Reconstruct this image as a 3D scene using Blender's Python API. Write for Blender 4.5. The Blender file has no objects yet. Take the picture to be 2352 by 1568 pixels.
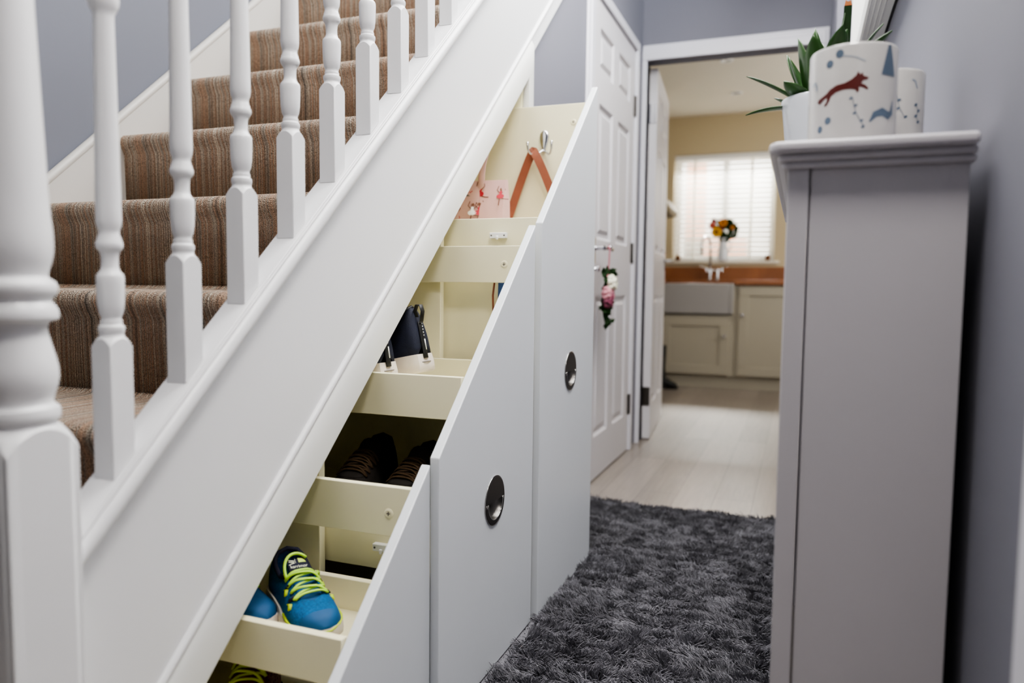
import bpy, bmesh, math, random
import numpy as np
from mathutils import Matrix, Vector
random.seed(7); np.random.seed(7)
PI = math.pi
scene = bpy.context.scene
COL = scene.collection

# ------------------------------------------------------------------ helpers
def S(r, g, b):
    f = lambda c: (c/255/12.92) if c/255 <= .04045 else ((c/255+.055)/1.055)**2.4
    return (f(r), f(g), f(b), 1)

def node_mat(name):
    m = bpy.data.materials.new(name); m.use_nodes = True
    nt = m.node_tree; b = nt.nodes['Principled BSDF']
    return m, nt, b

def mat(name, col, rough=.5, metal=0., bump=0., bscale=60., var=0., vscale=4., spec=None, coat=0., trans=0., alpha=1., bdist=.002, sheen=0.):
    m, nt, b = node_mat(name)
    b.inputs['Base Color'].default_value = col
    b.inputs['Roughness'].default_value = rough
    b.inputs['Metallic'].default_value = metal
    if spec is not None: b.inputs['Specular IOR Level'].default_value = spec
    if coat: b.inputs['Coat Weight'].default_value = coat
    if trans: b.inputs['Transmission Weight'].default_value = trans
    if sheen: b.inputs['Sheen Weight'].default_value = sheen
    tc = nt.nodes.new('ShaderNodeTexCoord')
    n2 = nt.nodes.new('ShaderNodeTexNoise'); n2.inputs['Scale'].default_value = vscale; n2.inputs['Detail'].default_value = 4
    nt.links.new(tc.outputs['Object'], n2.inputs['Vector'])
    mx = nt.nodes.new('ShaderNodeMix'); mx.data_type = 'RGBA'; mx.blend_type = 'MULTIPLY'
    mx.inputs[0].default_value = 1
    rp = nt.nodes.new('ShaderNodeMapRange'); rp.inputs[1].default_value = .3; rp.inputs[2].default_value = .7
    v = max(var, .015)
    rp.inputs[3].default_value = 1-v; rp.inputs[4].default_value = 1
    nt.links.new(n2.outputs['Fac'], rp.inputs[0])
    mx.inputs[6].default_value = col
    nt.links.new(rp.outputs[0], mx.inputs[7])
    nt.links.new(mx.outputs[2], b.inputs['Base Color'])
    if bump:
        n = nt.nodes.new('ShaderNodeTexNoise'); n.inputs['Scale'].default_value = bscale; n.inputs['Detail'].default_value = 3
        nt.links.new(tc.outputs['Object'], n.inputs['Vector'])
        bp = nt.nodes.new('ShaderNodeBump'); bp.inputs['Strength'].default_value = bump; bp.inputs['Distance'].default_value = bdist
        nt.links.new(n.outputs['Fac'], bp.inputs['Height']); nt.links.new(bp.outputs[0], b.inputs['Normal'])
    return m

class MB:
    def __init__(s): s.v = []; s.f = []
    def add(s, vs, fs):
        o = len(s.v); s.v += [tuple(map(float, p)) for p in vs]; s.f += [tuple(o+i for i in f) for f in fs]; return s
    def box(s, x0, x1, y0, y1, z0, z1):
        vs = [(x, y, z) for x in (x0, x1) for y in (y0, y1) for z in (z0, z1)]
        return s.add(vs, [(0,1,3,2),(4,6,7,5),(0,4,5,1),(2,3,7,6),(0,2,6,4),(1,5,7,3)])
    def prism(s, poly, a, b, axis='x'):
        # poly in the two remaining axes (x: (y,z); y: (x,z); z: (x,y))
        P = {'x': lambda p, t: (t, p[0], p[1]), 'y': lambda p, t: (p[0], t, p[1]), 'z': lambda p, t: (p[0], p[1], t)}[axis]
        n = len(poly)
        vs = [P(p, a) for p in poly] + [P(p, b) for p in poly]
        return s.add(vs, [tuple(range(n))[::-1], tuple(range(n, 2*n))] + [(i, (i+1) % n, n+(i+1) % n, n+i) for i in range(n)])
    def lathe(s, prof, c=(0,0,0), seg=32, caps=True, axis='z'):
        vs = []; n = len(prof)
        for r, z in prof:
            for k in range(seg):
                t = 2*PI*k/seg; x, y = r*math.cos(t), r*math.sin(t)
                p = {'z': (x, y, z), 'x': (z, x, y), 'y': (y, z, x)}[axis]
                vs.append((c[0]+p[0], c[1]+p[1], c[2]+p[2]))
        fs = [(i*seg+k, i*seg+(k+1) % seg, (i+1)*seg+(k+1) % seg, (i+1)*seg+k) for i in range(n-1) for k in range(seg)]
        if caps: fs += [tuple(range(seg))[::-1], tuple((n-1)*seg+k for k in range(seg))]
        return s.add(vs, fs)
    def loft(s, rings, closed=True, caps=True):
        n = len(rings[0]); vs = [p for r in rings for p in r]
        kk = n if closed else n-1
        fs = [(i*n+k, i*n+(k+1) % n, (i+1)*n+(k+1) % n, (i+1)*n+k) for i in range(len(rings)-1) for k in range(kk)]
        if caps and closed: fs += [tuple(range(n))[::-1], tuple((len(rings)-1)*n+k for k in range(n))]
        return s.add(vs, fs)
    def tube(s, pts, r, seg=10, flat=1., up=None):
        pts = [Vector(p) for p in pts]; rings = []
        n = len(pts); nrm = None
        for i, p in enumerate(pts):
            d = (pts[min(i+1, n-1)]-pts[max(i-1, 0)]).normalized()
            if nrm is None:
                ref = Vector(up) if up else (Vector((0,0,1)) if abs(d.z) < .9 else Vector((1,0,0)))
                nrm = (ref-d*ref.dot(d)).normalized()
            else:
                nrm = (nrm-d*nrm.dot(d)).normalized()
            bi = d.cross(nrm); rr = r[i] if hasattr(r, '__len__') else r
            rings.append([tuple(p+nrm*math.sin(2*PI*k/seg)*rr*flat+bi*math.cos(2*PI*k/seg)*rr) for k in range(seg)])
        return s.loft(rings)
    def ball(s, c, r, seg=14, rings=9, sc=(1,1,1)):
        prof = [(math.sin(PI*i/rings), -math.cos(PI*i/rings)) for i in range(rings+1)]
        vs = [(c[0]+sc[0]*r*max(a, 1e-4)*math.cos(2*PI*k/seg), c[1]+sc[1]*r*max(a, 1e-4)*math.sin(2*PI*k/seg), c[2]+sc[2]*r*z) for a, z in prof for k in range(seg)]
        fs = [(i*seg+k, i*seg+(k+1) % seg, (i+1)*seg+(k+1) % seg, (i+1)*seg+k) for i in range(rings) for k in range(seg)]
        return s.add(vs, fs)
    def build(s, name, m, parent=None, smooth=False, bevel=0., bseg=2, angle=35, world=True, solid=0., soff=-1, sub=0):
        off = Vector((0,0,0))
        if parent is not None and world:
            p = parent
            while p is not None: off += p.location; p = p.parent
        me = bpy.data.meshes.new(name)
        me.from_pydata([(v[0]-off.x, v[1]-off.y, v[2]-off.z) for v in s.v], [], s.f)
        bm = bmesh.new(); bm.from_mesh(me); bmesh.ops.recalc_face_normals(bm, faces=bm.faces); bm.to_mesh(me); bm.free()
        me.materials.append(m)
        o = bpy.data.objects.new(name, me); COL.objects.link(o)
        if parent is not None: o.parent = parent
        if smooth:
            me.polygons.foreach_set('use_smooth', [True]*len(me.polygons))
            if smooth == 'auto':
                me.set_sharp_from_angle(angle=math.radians(angle))
        if solid:
            md = o.modifiers.new('s', 'SOLIDIFY'); md.thickness = solid; md.offset = soff
        if bevel:
            md = o.modifiers.new('b', 'BEVEL'); md.width = bevel; md.segments = bseg; md.limit_method = 'ANGLE'; md.angle_limit = math.radians(40); md.harden_normals = False
            me.polygons.foreach_set('use_smooth', [True]*len(me.polygons)); me.set_sharp_from_angle(angle=math.radians(50))
        if sub:
            md = o.modifiers.new('u', 'SUBSURF'); md.levels = sub; md.render_levels = sub
        return o

def tag(o, label, cat, group=None, kind=None):
    o['label'] = label; o['category'] = cat
    if group: o['group'] = group
    if kind: o['kind'] = kind
    return o
def thing(name, label, cat, loc=(0,0,0), group=None, kind=None):
    o = bpy.data.objects.new(name, None); COL.objects.link(o); o.location = loc; o.empty_display_size = .05
    return tag(o, label, cat, group, kind)
def struct(o, label=None, cat=None):
    o['kind'] = 'structure'
    if label: o['label'] = label
    if cat: o['category'] = cat
    return o
def copy_tree(o, parent=None):
    c = o.copy(); COL.objects.link(c)
    if parent is not None: c.parent = parent
    for ch in list(o.children): copy_tree(ch, c)
    return c
def cut(o, cutter):
    md = o.modifiers.new('c', 'BOOLEAN'); md.operation = 'DIFFERENCE'; md.object = cutter; md.solver = 'EXACT'
    bpy.context.view_layer.update()
    dg = bpy.context.evaluated_depsgraph_get()
    me = bpy.data.meshes.new_from_object(o.evaluated_get(dg)); old = o.data
    o.modifiers.clear(); o.data = me; me.name = old.name
    bpy.data.objects.remove(cutter)
def poly_mesh(pts2, fn, name, m, parent, maxe=.006):
    # a flat outline laid onto a surface fn(u,v)->xyz, finely split so that it follows it
    bm = bmesh.new()
    for poly in pts2:
        vs = [bm.verts.new((p[0], p[1], 0)) for p in poly]
        try: bm.faces.new(vs)
        except ValueError: pass
    bmesh.ops.triangulate(bm, faces=bm.faces)
    for _ in range(4):
        es = [e for e in bm.edges if e.calc_length() > maxe]
        if not es: break
        bmesh.ops.subdivide_edges(bm, edges=es, cuts=1)
        bmesh.ops.triangulate(bm, faces=bm.faces)
    mb = MB(); bm.verts.index_update()
    mb.add([fn(v.co.x, v.co.y) for v in bm.verts], [tuple(v.index for v in f.verts) for f in bm.faces]); bm.free()
    return mb.build(name, m, parent, smooth=True, world=False)
def ell(cx, cy, a, b, rot=0, n=18):
    c, s_ = math.cos(rot), math.sin(rot)
    return [(cx+a*math.cos(2*PI*k/n)*c-b*math.sin(2*PI*k/n)*s_, cy+a*math.cos(2*PI*k/n)*s_+b*math.sin(2*PI*k/n)*c) for k in range(n)]
def strip2(pts, w):
    # tapered 2D stroke outline
    L, R_ = [], []
    n = len(pts)
    for i, p in enumerate(pts):
        a, b = pts[max(i-1, 0)], pts[min(i+1, n-1)]
        dx, dy = b[0]-a[0], b[1]-a[1]; l = math.hypot(dx, dy) or 1
        ww = (w[i] if hasattr(w, '__len__') else w)/2
        L.append((p[0]-dy/l*ww, p[1]+dx/l*ww)); R_.append((p[0]+dy/l*ww, p[1]-dx/l*ww))
    return L+R_[::-1]

# ------------------------------------------------------------------ materials
M = {}
M['paint'] = mat('white_gloss_paint', S(232,232,233), .34, bump=.10, bscale=55, bdist=.003)
M['paint_smooth'] = mat('white_satin_paint', S(222,222,218), .42, bump=.03, bscale=90)
M['front'] = mat('drawer_front_paint', S(224,228,232), .36, bump=.035, bscale=45)
M['cream'] = mat('cream_melamine', S(240,234,200), .45, bump=.02, bscale=200)
M['wall'] = mat('lavender_grey_wall', S(118,118,128), .75, bump=.05, bscale=160)
M['stairwall'] = mat('stair_wall_paint', S(112,114,124), .75, bump=.05, bscale=160)
M['wallstring'] = mat('off_white_skirting_paint', S(200,196,190), .45, bump=.04)
M['kwall'] = mat('tan_kitchen_wall', S(196,182,150), .75)
M['kceil'] = mat('kitchen_ceiling_paint', S(234,229,214), .8)
M['chrome'] = mat('chrome', S(215,215,218), .12, metal=1)
M['steel'] = mat('brushed_dark_steel', S(98,95,92), .32, metal=1, bump=.05, bscale=300)
M['steelrim'] = mat('polished_steel', S(190,188,185), .14, metal=1)
M['black'] = mat('black_rubber', S(14,14,16), .55)
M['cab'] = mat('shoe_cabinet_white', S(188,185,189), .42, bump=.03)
M['kunit'] = mat('kitchen_unit_cream', S(170,163,146), .5)
M['hood'] = mat('beige_hood_paint', S(140,128,104), .6)
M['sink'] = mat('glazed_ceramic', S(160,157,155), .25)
M['pot'] = mat('white_ceramic', S(226,231,238), .12, coat=.3)
M['mug'] = mat('cream_printed_ceramic', S(186,184,181), .12, coat=.3)
M['slate'] = mat('slate_blue_print', S(88,103,120), .4)
M['slate_l'] = mat('pale_blue_print', S(150,160,172), .4)
M['fox'] = mat('fox_brown_print', S(84,28,22), .4)
M['leaf'] = mat('glossy_leaf', S(48,86,34), .32, var=.45, vscale=30)
M['leaf_d'] = mat('dark_leaf', S(30,54,24), .75, spec=.15, var=.3, vscale=40)
M['door'] = mat('white_panel_door', S(214,211,214), .4, bump=.05, bscale=120)
M['trim'] = mat('white_woodwork', S(216,215,222), .38)
M['leather'] = mat('tan_leather', S(146,84,60), .5, bump=.1, bscale=200, var=.15, vscale=30)
M['pinkbag'] = mat('pink_oilcloth', S(222,182,178), .35, var=.1, vscale=18)
M['ribbon'] = mat('pink_ribbon', S(214,128,146), .5)
M['ribbon2'] = mat('rose_red', S(186,44,62), .5)
M['brownprint'] = mat('brown_print', S(120,78,62), .5)
M['white'] = mat('plain_white', S(240,240,238), .4)
M['grey'] = mat('warm_grey', S(120,112,106), .5)
M['blue'] = mat('blue_mesh_fabric', S(8,96,152), .85, bump=.8, bscale=360, var=.45, vscale=220)
M['blue_l'] = mat('blue_overlay', S(8,80,130), .7, var=.15, vscale=40)
M['navy'] = mat('navy_fabric', S(21,27,50), .75, bump=.3, bscale=500, var=.2, vscale=60)
M['navy_d'] = mat('dark_navy_lining', S(20,22,48), .8)
M['neon'] = mat('neon_lace', S(186,228,74), .55, bump=.2, bscale=600)
M['neon_y'] = mat('neon_overlay', S(190,212,40), .45)
M['solew'] = mat('off_white_sole', S(224,214,204), .6, var=.12, vscale=25)
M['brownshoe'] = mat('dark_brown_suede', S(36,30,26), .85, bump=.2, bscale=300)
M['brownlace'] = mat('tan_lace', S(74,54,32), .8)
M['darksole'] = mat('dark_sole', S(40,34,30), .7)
M['glitter'] = None
M['oak'] = None
M['flower_y'] = mat('yellow_petal', S(232,176,20), .5, var=.15, vscale=80)
M['flower_o'] = mat('orange_petal', S(222,140,26), .5)
M['flower_r'] = mat('dark_red_petal', S(120,26,34), .5)
M['flower_p'] = mat('coral_petal', S(222,104,84), .5)
M['flower_c'] = mat('brown_flower_centre', S(110,62,20), .7)
M['rose_w'] = mat('ivory_petal', S(232,230,208), .5)
M['rose_p'] = mat('blush_petal', S(206,140,150), .5)
M['rose_m'] = mat('mauve_petal', S(128,58,82), .5)
M['blueitem'] = mat('blue_cloth', S(70,104,168), .6)

def mat_carpet():
    m, nt, b = node_mat('striped_brown_carpet'); N, L = nt.nodes, nt.links
    tc = N.new('ShaderNodeTexCoord'); sx = N.new('ShaderNodeSeparateXYZ'); L.new(tc.outputs['Object'], sx.inputs[0])
    wob = N.new('ShaderNodeTexNoise'); wob.inputs['Scale'].default_value = 9; L.new(tc.outputs['Object'], wob.inputs['Vector'])
    fine = N.new('ShaderNodeTexNoise'); fine.inputs['Scale'].default_value = 300; fine.inputs['Detail'].default_value = 2; L.new(tc.outputs['Object'], fine.inputs['Vector'])
    a1 = N.new('ShaderNodeMath'); a1.operation = 'MULTIPLY_ADD'; a1.inputs[1].default_value = .007; L.new(wob.outputs['Fac'], a1.inputs[0]); L.new(sx.outputs['X'], a1.inputs[2])
    a2 = N.new('ShaderNodeMath'); a2.operation = 'MULTIPLY_ADD'; a2.inputs[1].default_value = .004; L.new(fine.outputs['Fac'], a2.inputs[0]); L.new(a1.outputs[0], a2.inputs[2])
    n1 = N.new('ShaderNodeTexNoise'); n1.noise_dimensions = '1D'; n1.inputs['Scale'].default_value = 46; n1.inputs['Detail'].default_value = 5; n1.inputs['Roughness'].default_value = .72
    L.new(a2.outputs[0], n1.inputs['W'])
    cr = N.new('ShaderNodeValToRGB'); e = cr.color_ramp.elements
    stops = [(.28, S(78,70,64)), (.37, S(142,131,118)), (.43, S(194,182,164)), (.47, S(120,106,94)), (.51, S(182,150,124)), (.55, S(98,86,76)), (.60, S(200,188,170)), (.65, S(142,128,113)), (.72, S(192,150,120))]
    e[0].position, e[0].color = stops[0]; e[1].position, e[1].color = stops[-1]
    for p, c in stops[1:-1]:
        x = e.new(p); x.color = c
    L.new(n1.outputs['Fac'], cr.inputs[0])
    vo = N.new('ShaderNodeTexVoronoi'); vo.inputs['Scale'].default_value = 430; L.new(tc.outputs['Object'], vo.inputs['Vector'])
    mr = N.new('ShaderNodeMapRange'); mr.inputs[1].default_value = 0; mr.inputs[2].default_value = .8; mr.inputs[3].default_value = 2.2; mr.inputs[4].default_value = .95
    L.new(vo.outputs['Distance'], mr.inputs[0])
    mx = N.new('ShaderNodeMix'); mx.data_type = 'RGBA'; mx.blend_type = 'MULTIPLY'; mx.inputs[0].default_value = 1
    L.new(cr.outputs[0], mx.inputs[6]); L.new(mr.outputs[0], mx.inputs[7]); L.new(mx.outputs[2], b.inputs['Base Color'])
    b.inputs['Roughness'].default_value = .95; b.inputs['Specular IOR Level'].default_value = .1; b.inputs['Sheen Weight'].default_value = .15
    bp = N.new('ShaderNodeBump'); bp.inputs['Strength'].default_value = .9; bp.inputs['Distance'].default_value = .0035; bp.invert = True
    L.new(vo.outputs['Distance'], bp.inputs['Height']); L.new(bp.outputs[0], b.inputs['Normal'])
    return m
M['carpet'] = mat_carpet()

def mat_planks(name, c1, c2, pw, pl, rough, along='y', grain=1., spec=.5):
    m, nt, b = node_mat(name); N, L = nt.nodes, nt.links
    tc = N.new('ShaderNodeTexCoord'); mp = N.new('ShaderNodeMapping'); L.new(tc.outputs['Object'], mp.inputs[0])
    if along == 'y': mp.inputs['Rotation'].default_value = (0, 0, PI/2)
    br = N.new('ShaderNodeTexBrick'); br.inputs['Scale'].default_value = 1; br.inputs['Brick Width'].default_value = pl; br.inputs['Row Height'].default_value = pw
    br.inputs['Mortar Size'].default_value = .0012; br.inputs['Color1'].default_value = (0,0,0,1); br.inputs['Color2'].default_value = (1,1,1,1); br.inputs['Mortar'].default_value = (.5,.5,.5,1)
    L.new(mp.outputs[0], br.inputs['Vector'])
    st = N.new('ShaderNodeMapping'); st.inputs['Scale'].default_value = (1.6, 22, 1); L.new(mp.outputs[0], st.inputs[0])
    gn = N.new('ShaderNodeTexNoise'); gn.inputs['Scale'].default_value = 2.6; gn.inputs['Detail'].default_value = 8; gn.inputs['Distortion'].default_value = 1.2; L.new(st.outputs[0], gn.inputs['Vector'])
    md = N.new('ShaderNodeMath'); md.operation = 'MULTIPLY_ADD'; md.inputs[1].default_value = .35; L.new(br.outputs['Color'], md.inputs[0])
    g2 = N.new('ShaderNodeMath'); g2.operation = 'MULTIPLY'; g2.inputs[1].default_value = .75*grain; L.new(gn.outputs['Fac'], g2.inputs[0]); L.new(g2.outputs[0], md.inputs[2])
    mx = N.new('ShaderNodeMix'); mx.data_type = 'RGBA'; mx.inputs[6].default_value = c1; mx.inputs[7].default_value = c2; L.new(md.outputs[0], mx.inputs[0])
    dk = N.new('ShaderNodeMix'); dk.data_type = 'RGBA'; dk.blend_type = 'MULTIPLY'; dk.inputs[7].default_value = (.45,.42,.4,1)
    L.new(br.outputs['Fac'], dk.inputs[0]); L.new(mx.outputs[2], dk.inputs[6]); L.new(dk.outputs[2], b.inputs['Base Color'])
    b.inputs['Roughness'].default_value = rough; b.inputs['Specular IOR Level'].default_value = spec
    bp = N.new('ShaderNodeBump'); bp.inputs['Strength'].default_value = .12; bp.inputs['Distance'].default_value = .002; L.new(gn.outputs['Fac'], bp.inputs['Height']); L.new(bp.outputs[0], b.inputs['Normal'])
    return m
M['floor'] = mat_planks('grey_oak_vinyl_planks', S(106,98,90), S(160,151,142), .145, 1.2, .29)
M['oak'] = mat_planks('oiled_oak_worktop', S(114,70,42), S(162,106,66), .04, .5, .35, along='x')

def mat_glitter():
    m, nt, b = node_mat('red_glitter'); N, L = nt.nodes, nt.links
    tc = N.new('ShaderNodeTexCoord'); v = N.new('ShaderNodeTexVoronoi'); v.inputs['Scale'].default_value = 520; L.new(tc.outputs['Object'], v.inputs['Vector'])
    cr = N.new('ShaderNodeValToRGB'); cr.color_ramp.elements[0].color = S(70,6,18); cr.color_ramp.elements[1].color = S(190,30,60); L.new(v.outputs['Color'], cr.inputs[0]); L.new(cr.outputs[0], b.inputs['Base Color'])
    b.inputs['Metallic'].default_value = .8; b.inputs['Roughness'].default_value = .2
    nm = N.new('ShaderNodeVectorMath'); nm.operation = 'MULTIPLY_ADD'; nm.inputs[1].default_value = (.9,.9,.9); nm.inputs[2].default_value = (-.45,-.45,-.45); L.new(v.outputs['Color'], nm.inputs[0])
    ge = N.new('ShaderNodeNewGeometry'); ad = N.new('ShaderNodeVectorMath'); L.new(ge.outputs['Normal'], ad.inputs[0]); L.new(nm.outputs[0], ad.inputs[1])
    nn = N.new('ShaderNodeVectorMath'); nn.operation = 'NORMALIZE'; L.new(ad.outputs[0], nn.inputs[0]); L.new(nn.outputs[0], b.inputs['Normal'])
    return m
M['glitter'] = mat_glitter()
def mat_slat():
    m, nt, b = node_mat('white_translucent_slat'); N, L = nt.nodes, nt.links
    b.inputs['Base Color'].default_value = S(250,248,242); b.inputs['Roughness'].default_value = .5
    t = N.new('ShaderNodeBsdfTranslucent'); t.inputs['Color'].default_value = S(252,250,244)
    mx = N.new('ShaderNodeMixShader'); mx.inputs[0].default_value = .55
    L.new(b.outputs[0], mx.inputs[1]); L.new(t.outputs[0], mx.inputs[2]); L.new(mx.outputs[0], N['Material Output'].inputs['Surface'])
    return m
M['slat'] = mat_slat()
def mat_glass():
    m, nt, b = node_mat('window_glass'); N, L = nt.nodes, nt.links
    b.inputs['Base Color'].default_value = (.9, .93, .95, 1); b.inputs['Roughness'].default_value = .02
    t = N.new('ShaderNodeBsdfTransparent'); t.inputs['Color'].default_value = (.97, .985, .98, 1)
    fr = N.new('ShaderNodeFresnel'); fr.inputs['IOR'].default_value = 1.45
    g = N.new('ShaderNodeBsdfGlossy'); g.inputs['Roughness'].default_value = .02
    mx = N.new('ShaderNodeMixShader'); L.new(fr.outputs[0], mx.inputs[0]); L.new(t.outputs[0], mx.inputs[1]); L.new(g.outputs[0], mx.inputs[2]); L.new(mx.outputs[0], N['Material Output'].inputs['Surface'])
    return m
M['glass'] = mat_glass()
def mat_hair():
    m, nt, b = node_mat('charcoal_shag_yarn'); N, L = nt.nodes, nt.links
    tc = N.new('ShaderNodeTexCoord'); n = N.new('ShaderNodeTexNoise'); n.inputs['Scale'].default_value = 9; n.inputs['Detail'].default_value = 4; L.new(tc.outputs['Object'], n.inputs['Vector'])
    cr = N.new('ShaderNodeValToRGB'); cr.color_ramp.elements[0].position = .3; cr.color_ramp.elements[0].color = S(108,107,112); cr.color_ramp.elements[1].position = .72; cr.color_ramp.elements[1].color = S(138,137,143)
    L.new(n.outputs['Fac'], cr.inputs[0]); L.new(cr.outputs[0], b.inputs['Base Color'])
    b.inputs['Roughness'].default_value = .7; b.inputs['Specular IOR Level'].default_value = .25
    return m
M['hair'] = mat_hair()
M['rugbase'] = mat('rug_backing', S(58,58,64), .95)
M['brick'] = mat_planks('neighbour_wall_brick', S(196,120,84), S(226,150,108), .075, .225, .8, along='x')
M['render'] = mat('neighbour_wall_render', S(240,240,240), .8)

# ------------------------------------------------------------------ camera
YAW, PITCH, ROLL, FPX, H = 0.36726866, -0.07070615, 0.0112237, 1718.666, .817
f_ = Vector((-math.sin(YAW)*math.cos(PITCH), math.cos(YAW)*math.cos(PITCH), math.sin(PITCH)))
r_ = Vector((math.cos(YAW), math.sin(YAW), 0)); u_ = r_.cross(f_)
r2 = r_*math.cos(ROLL)+u_*math.sin(ROLL); u2 = -r_*math.sin(ROLL)+u_*math.cos(ROLL)
cam = bpy.data.cameras.new('camera'); co = bpy.data.objects.new('camera', cam); COL.objects.link(co)
cam.sensor_width = 36; cam.lens = FPX/2352*36; cam.clip_start = .02
co.matrix_world = Matrix(((r2.x, u2.x, -f_.x, 0), (r2.y, u2.y, -f_.y, 0), (r2.z, u2.z, -f_.z, H), (0,0,0,1)))
cam.dof.use_dof = True; cam.dof.focus_distance = 1.55; cam.dof.aperture_fstop = 2.2
scene.camera = co

# ------------------------------------------------------------------ the setting
SL = .9017                                   # slope of the stairs
def zl(c, y): return SL*y+c                  # height of a raking line
XR = .206
struct(MB().box(-2.6, 1.6, -1.2, 7.3, -.06, 0).build('floor', M['floor']), 'grey oak effect plank floor', 'floor')
# wall under the stairs beside the cupboard door, and above the door
C_STR = -.4535
mb = MB()
mb.prism([(2.175, 0), (2.93, 0), (2.93, zl(C_STR, 2.93)), (2.175, zl(C_STR, 2.175))], -.90, -.81)
mb.prism([(2.93, 1.99), (3.73, 1.99), (3.73, zl(C_STR, 3.73)), (2.93, zl(C_STR, 2.93))], -.90, -.81)
mb.prism([(3.73, 0), (3.95, 0), (3.95, zl(C_STR, 3.95)), (3.73, zl(C_STR, 3.73))], -.90, -.81)
struct(mb.build('wall_left', M['wall']), 'lavender grey wall under the stairs around the cupboard door', 'wall')
# end wall with the kitchen doorway
mb = MB().box(-2.6, -.79, 3.95, 4.05, 0, 3.4).box(.03, 1.6, 3.95, 4.05, 0, 3.4).box(-.79, .03, 3.95, 4.05, 2.0, 3.4)
struct(mb.build('wall_end', M['wall']), 'lavender grey wall around the kitchen doorway', 'wall')
mb = MB().box(XR, XR+.12, -.8, 1.40, 0, 3.2).box(XR, XR+.12, 3.04, 3.15, 0, 3.2).box(XR, XR+.12, 1.40, 3.04, 0, 1.62).box(XR, XR+.12, 1.40, 3.04, 2.70, 3.2).box(.09, XR+.12, 3.15, 3.95, 0, 3.2)
struct(mb.build('wall_right', M['wall']), 'lavender grey wall behind the white shoe cabinet', 'wall')
struct(MB().box(-1.78, -1.685, -.8, 3.95, 0, 4.2).build('wall_stair', M['stairwall']), 'lavender grey wall along the far side of the stairs', 'wall')
# architraves
def architrave(mb, a, b, axis, face, sgn, z0, z1, w=.06, horizontal=False):
    pass
mb = MB()
for o_, t in ((0, .018), (.016, .022)):      # two stepped mouldings
    mb.box(-.81, -.81+t-(.008 if o_ == 0 else 0), 2.86+o_, 2.93, 0, 1.99)
    mb.box(-.81, -.81+t-(.008 if o_ == 0 else 0), 3.735, 3.80-o_, 0, 1.99)
    mb.box(-.81, -.81+t-(.008 if o_ == 0 else 0), 2.86+o_, 3.80-o_, 1.99, 2.05-o_)
struct(mb.build('trim_1', M['trim'], bevel=.004), 'white moulded architrave around the cupboard door', 'architrave')
mb = MB()
for o_, d in ((0, .010), (.014, .018), (.034, .024)):
    mb.box(-.808, -.782, 3.95-d, 3.95, 0, 1.995)
    mb.box(.03, .082-o_, 3.95-d, 3.95, 0, 1.995)
    mb.box(-.808, .082-o_, 3.95-d, 3.95, 1.995, 2.075-o_)
mb.box(-.80, -.79, 3.951, 4.03, 0, 1.999).box(.022, .029, 3.951, 4.05, 0, 1.999)
struct(mb.build('trim_2', M['trim'], bevel=.004), 'white moulded architrave around the kitchen doorway', 'architrave')
struct(MB().box(XR-.022, XR, .30, .755, 0, 2.05).build('trim_3', M['trim'], bevel=.005), 'white upright trim on the right wall nearest the viewer', 'trim')

def panel_door(root, y0, y1, z0, z1, xf, th, m, name='door_leaf'):
    # six panel leaf in the plane x = xf (front faces +x), panels sunk and raised again
    W, Hh = y1-y0, z1-z0
    cols = [(y0+.145*W, y0+.445*W), (y0+.57*W, y0+.87*W)]
    rows = [(z0+.092*Hh, z0+.395*Hh), (z0+.515*Hh, z0+.795*Hh), (z0+.862*Hh, z0+.948*Hh)]
    mb = MB()
    ys = sorted([y0, y1]+[c for p in cols for c in p]); zs = sorted([z0, z1]+[c for p in rows for c in p])
    for i in range(len(ys)-1):
        for j in range(len(zs)-1):
            a, b, c, d = ys[i], ys[i+1], zs[j], zs[j+1]
            if any(abs(a-p[0]) < 1e-6 for p in cols) and any(abs(c-p[0]) < 1e-6 for p in rows):
                q = []
                for ins, dx in ((0, 0), (.012, -.010), (.026, -.010), (.042, -.002)):
                    q += [(xf+dx, a+ins, c+ins), (xf+dx, b-ins, c+ins), (xf+dx, b-ins, d-ins), (xf+dx, a+ins, d-ins)]
                fs = [(k*4+i2, k*4+(i2+1) % 4, k*4+4+(i2+1) % 4, k*4+4+i2) for k in range(3) for i2 in range(4)]+[(12, 13, 14, 15)]
                mb.add(q, fs)
            else:
                mb.add([(xf, a, c), (xf, b, c), (xf, b, d), (xf, a, d)], [(0, 1, 2, 3)])
    mb.add([(xf-th, y0, z0), (xf-th, y1, z0), (xf-th, y1, z1), (xf-th, y0, z1)], [(0, 3, 2, 1)])
    mb.add([(xf, y0, z0), (xf, y1, z0), (xf, y1, z1), (xf, y0, z1), (xf-th, y0, z0), (xf-th, y1, z0), (xf-th, y1, z1), (xf-th, y0, z1)],
           [(0, 4, 5, 1), (1, 5, 6, 2), (2, 6, 7, 3), (3, 7, 4, 0)])
    return mb.build(name, m, root, smooth='auto', angle=20)
d1 = thing('door_1', 'white six panel cupboard door under the stairs', 'door', (-.80, 2.93, 0), kind='structure')
panel_door(d1, 2.935, 3.727, .008, 1.985, -.80, .035, M['door'])
mb = MB().lathe([(.024, 0), (.026, .004), (.02, .009), (.009, .012), (.009, .046), (.012, .048)], (-.80, 2.985, .985), 20, axis='x')
mb.tube([(-.752, 2.985, .985), (-.748, 3.0, .986), (-.748, 3.06, .987), (-.75, 3.10, .983), (-.752, 3.115, .985)], [.009, .009, .0085, .009, .011], 12)
mb.box(-.80, -.794, 2.955, 3.01, .925, 1.03)
mb.ball((-.748, 3.06, .99), .012)
mb.build('lever_handle', M['chrome'], d1, smooth='auto')
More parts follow.
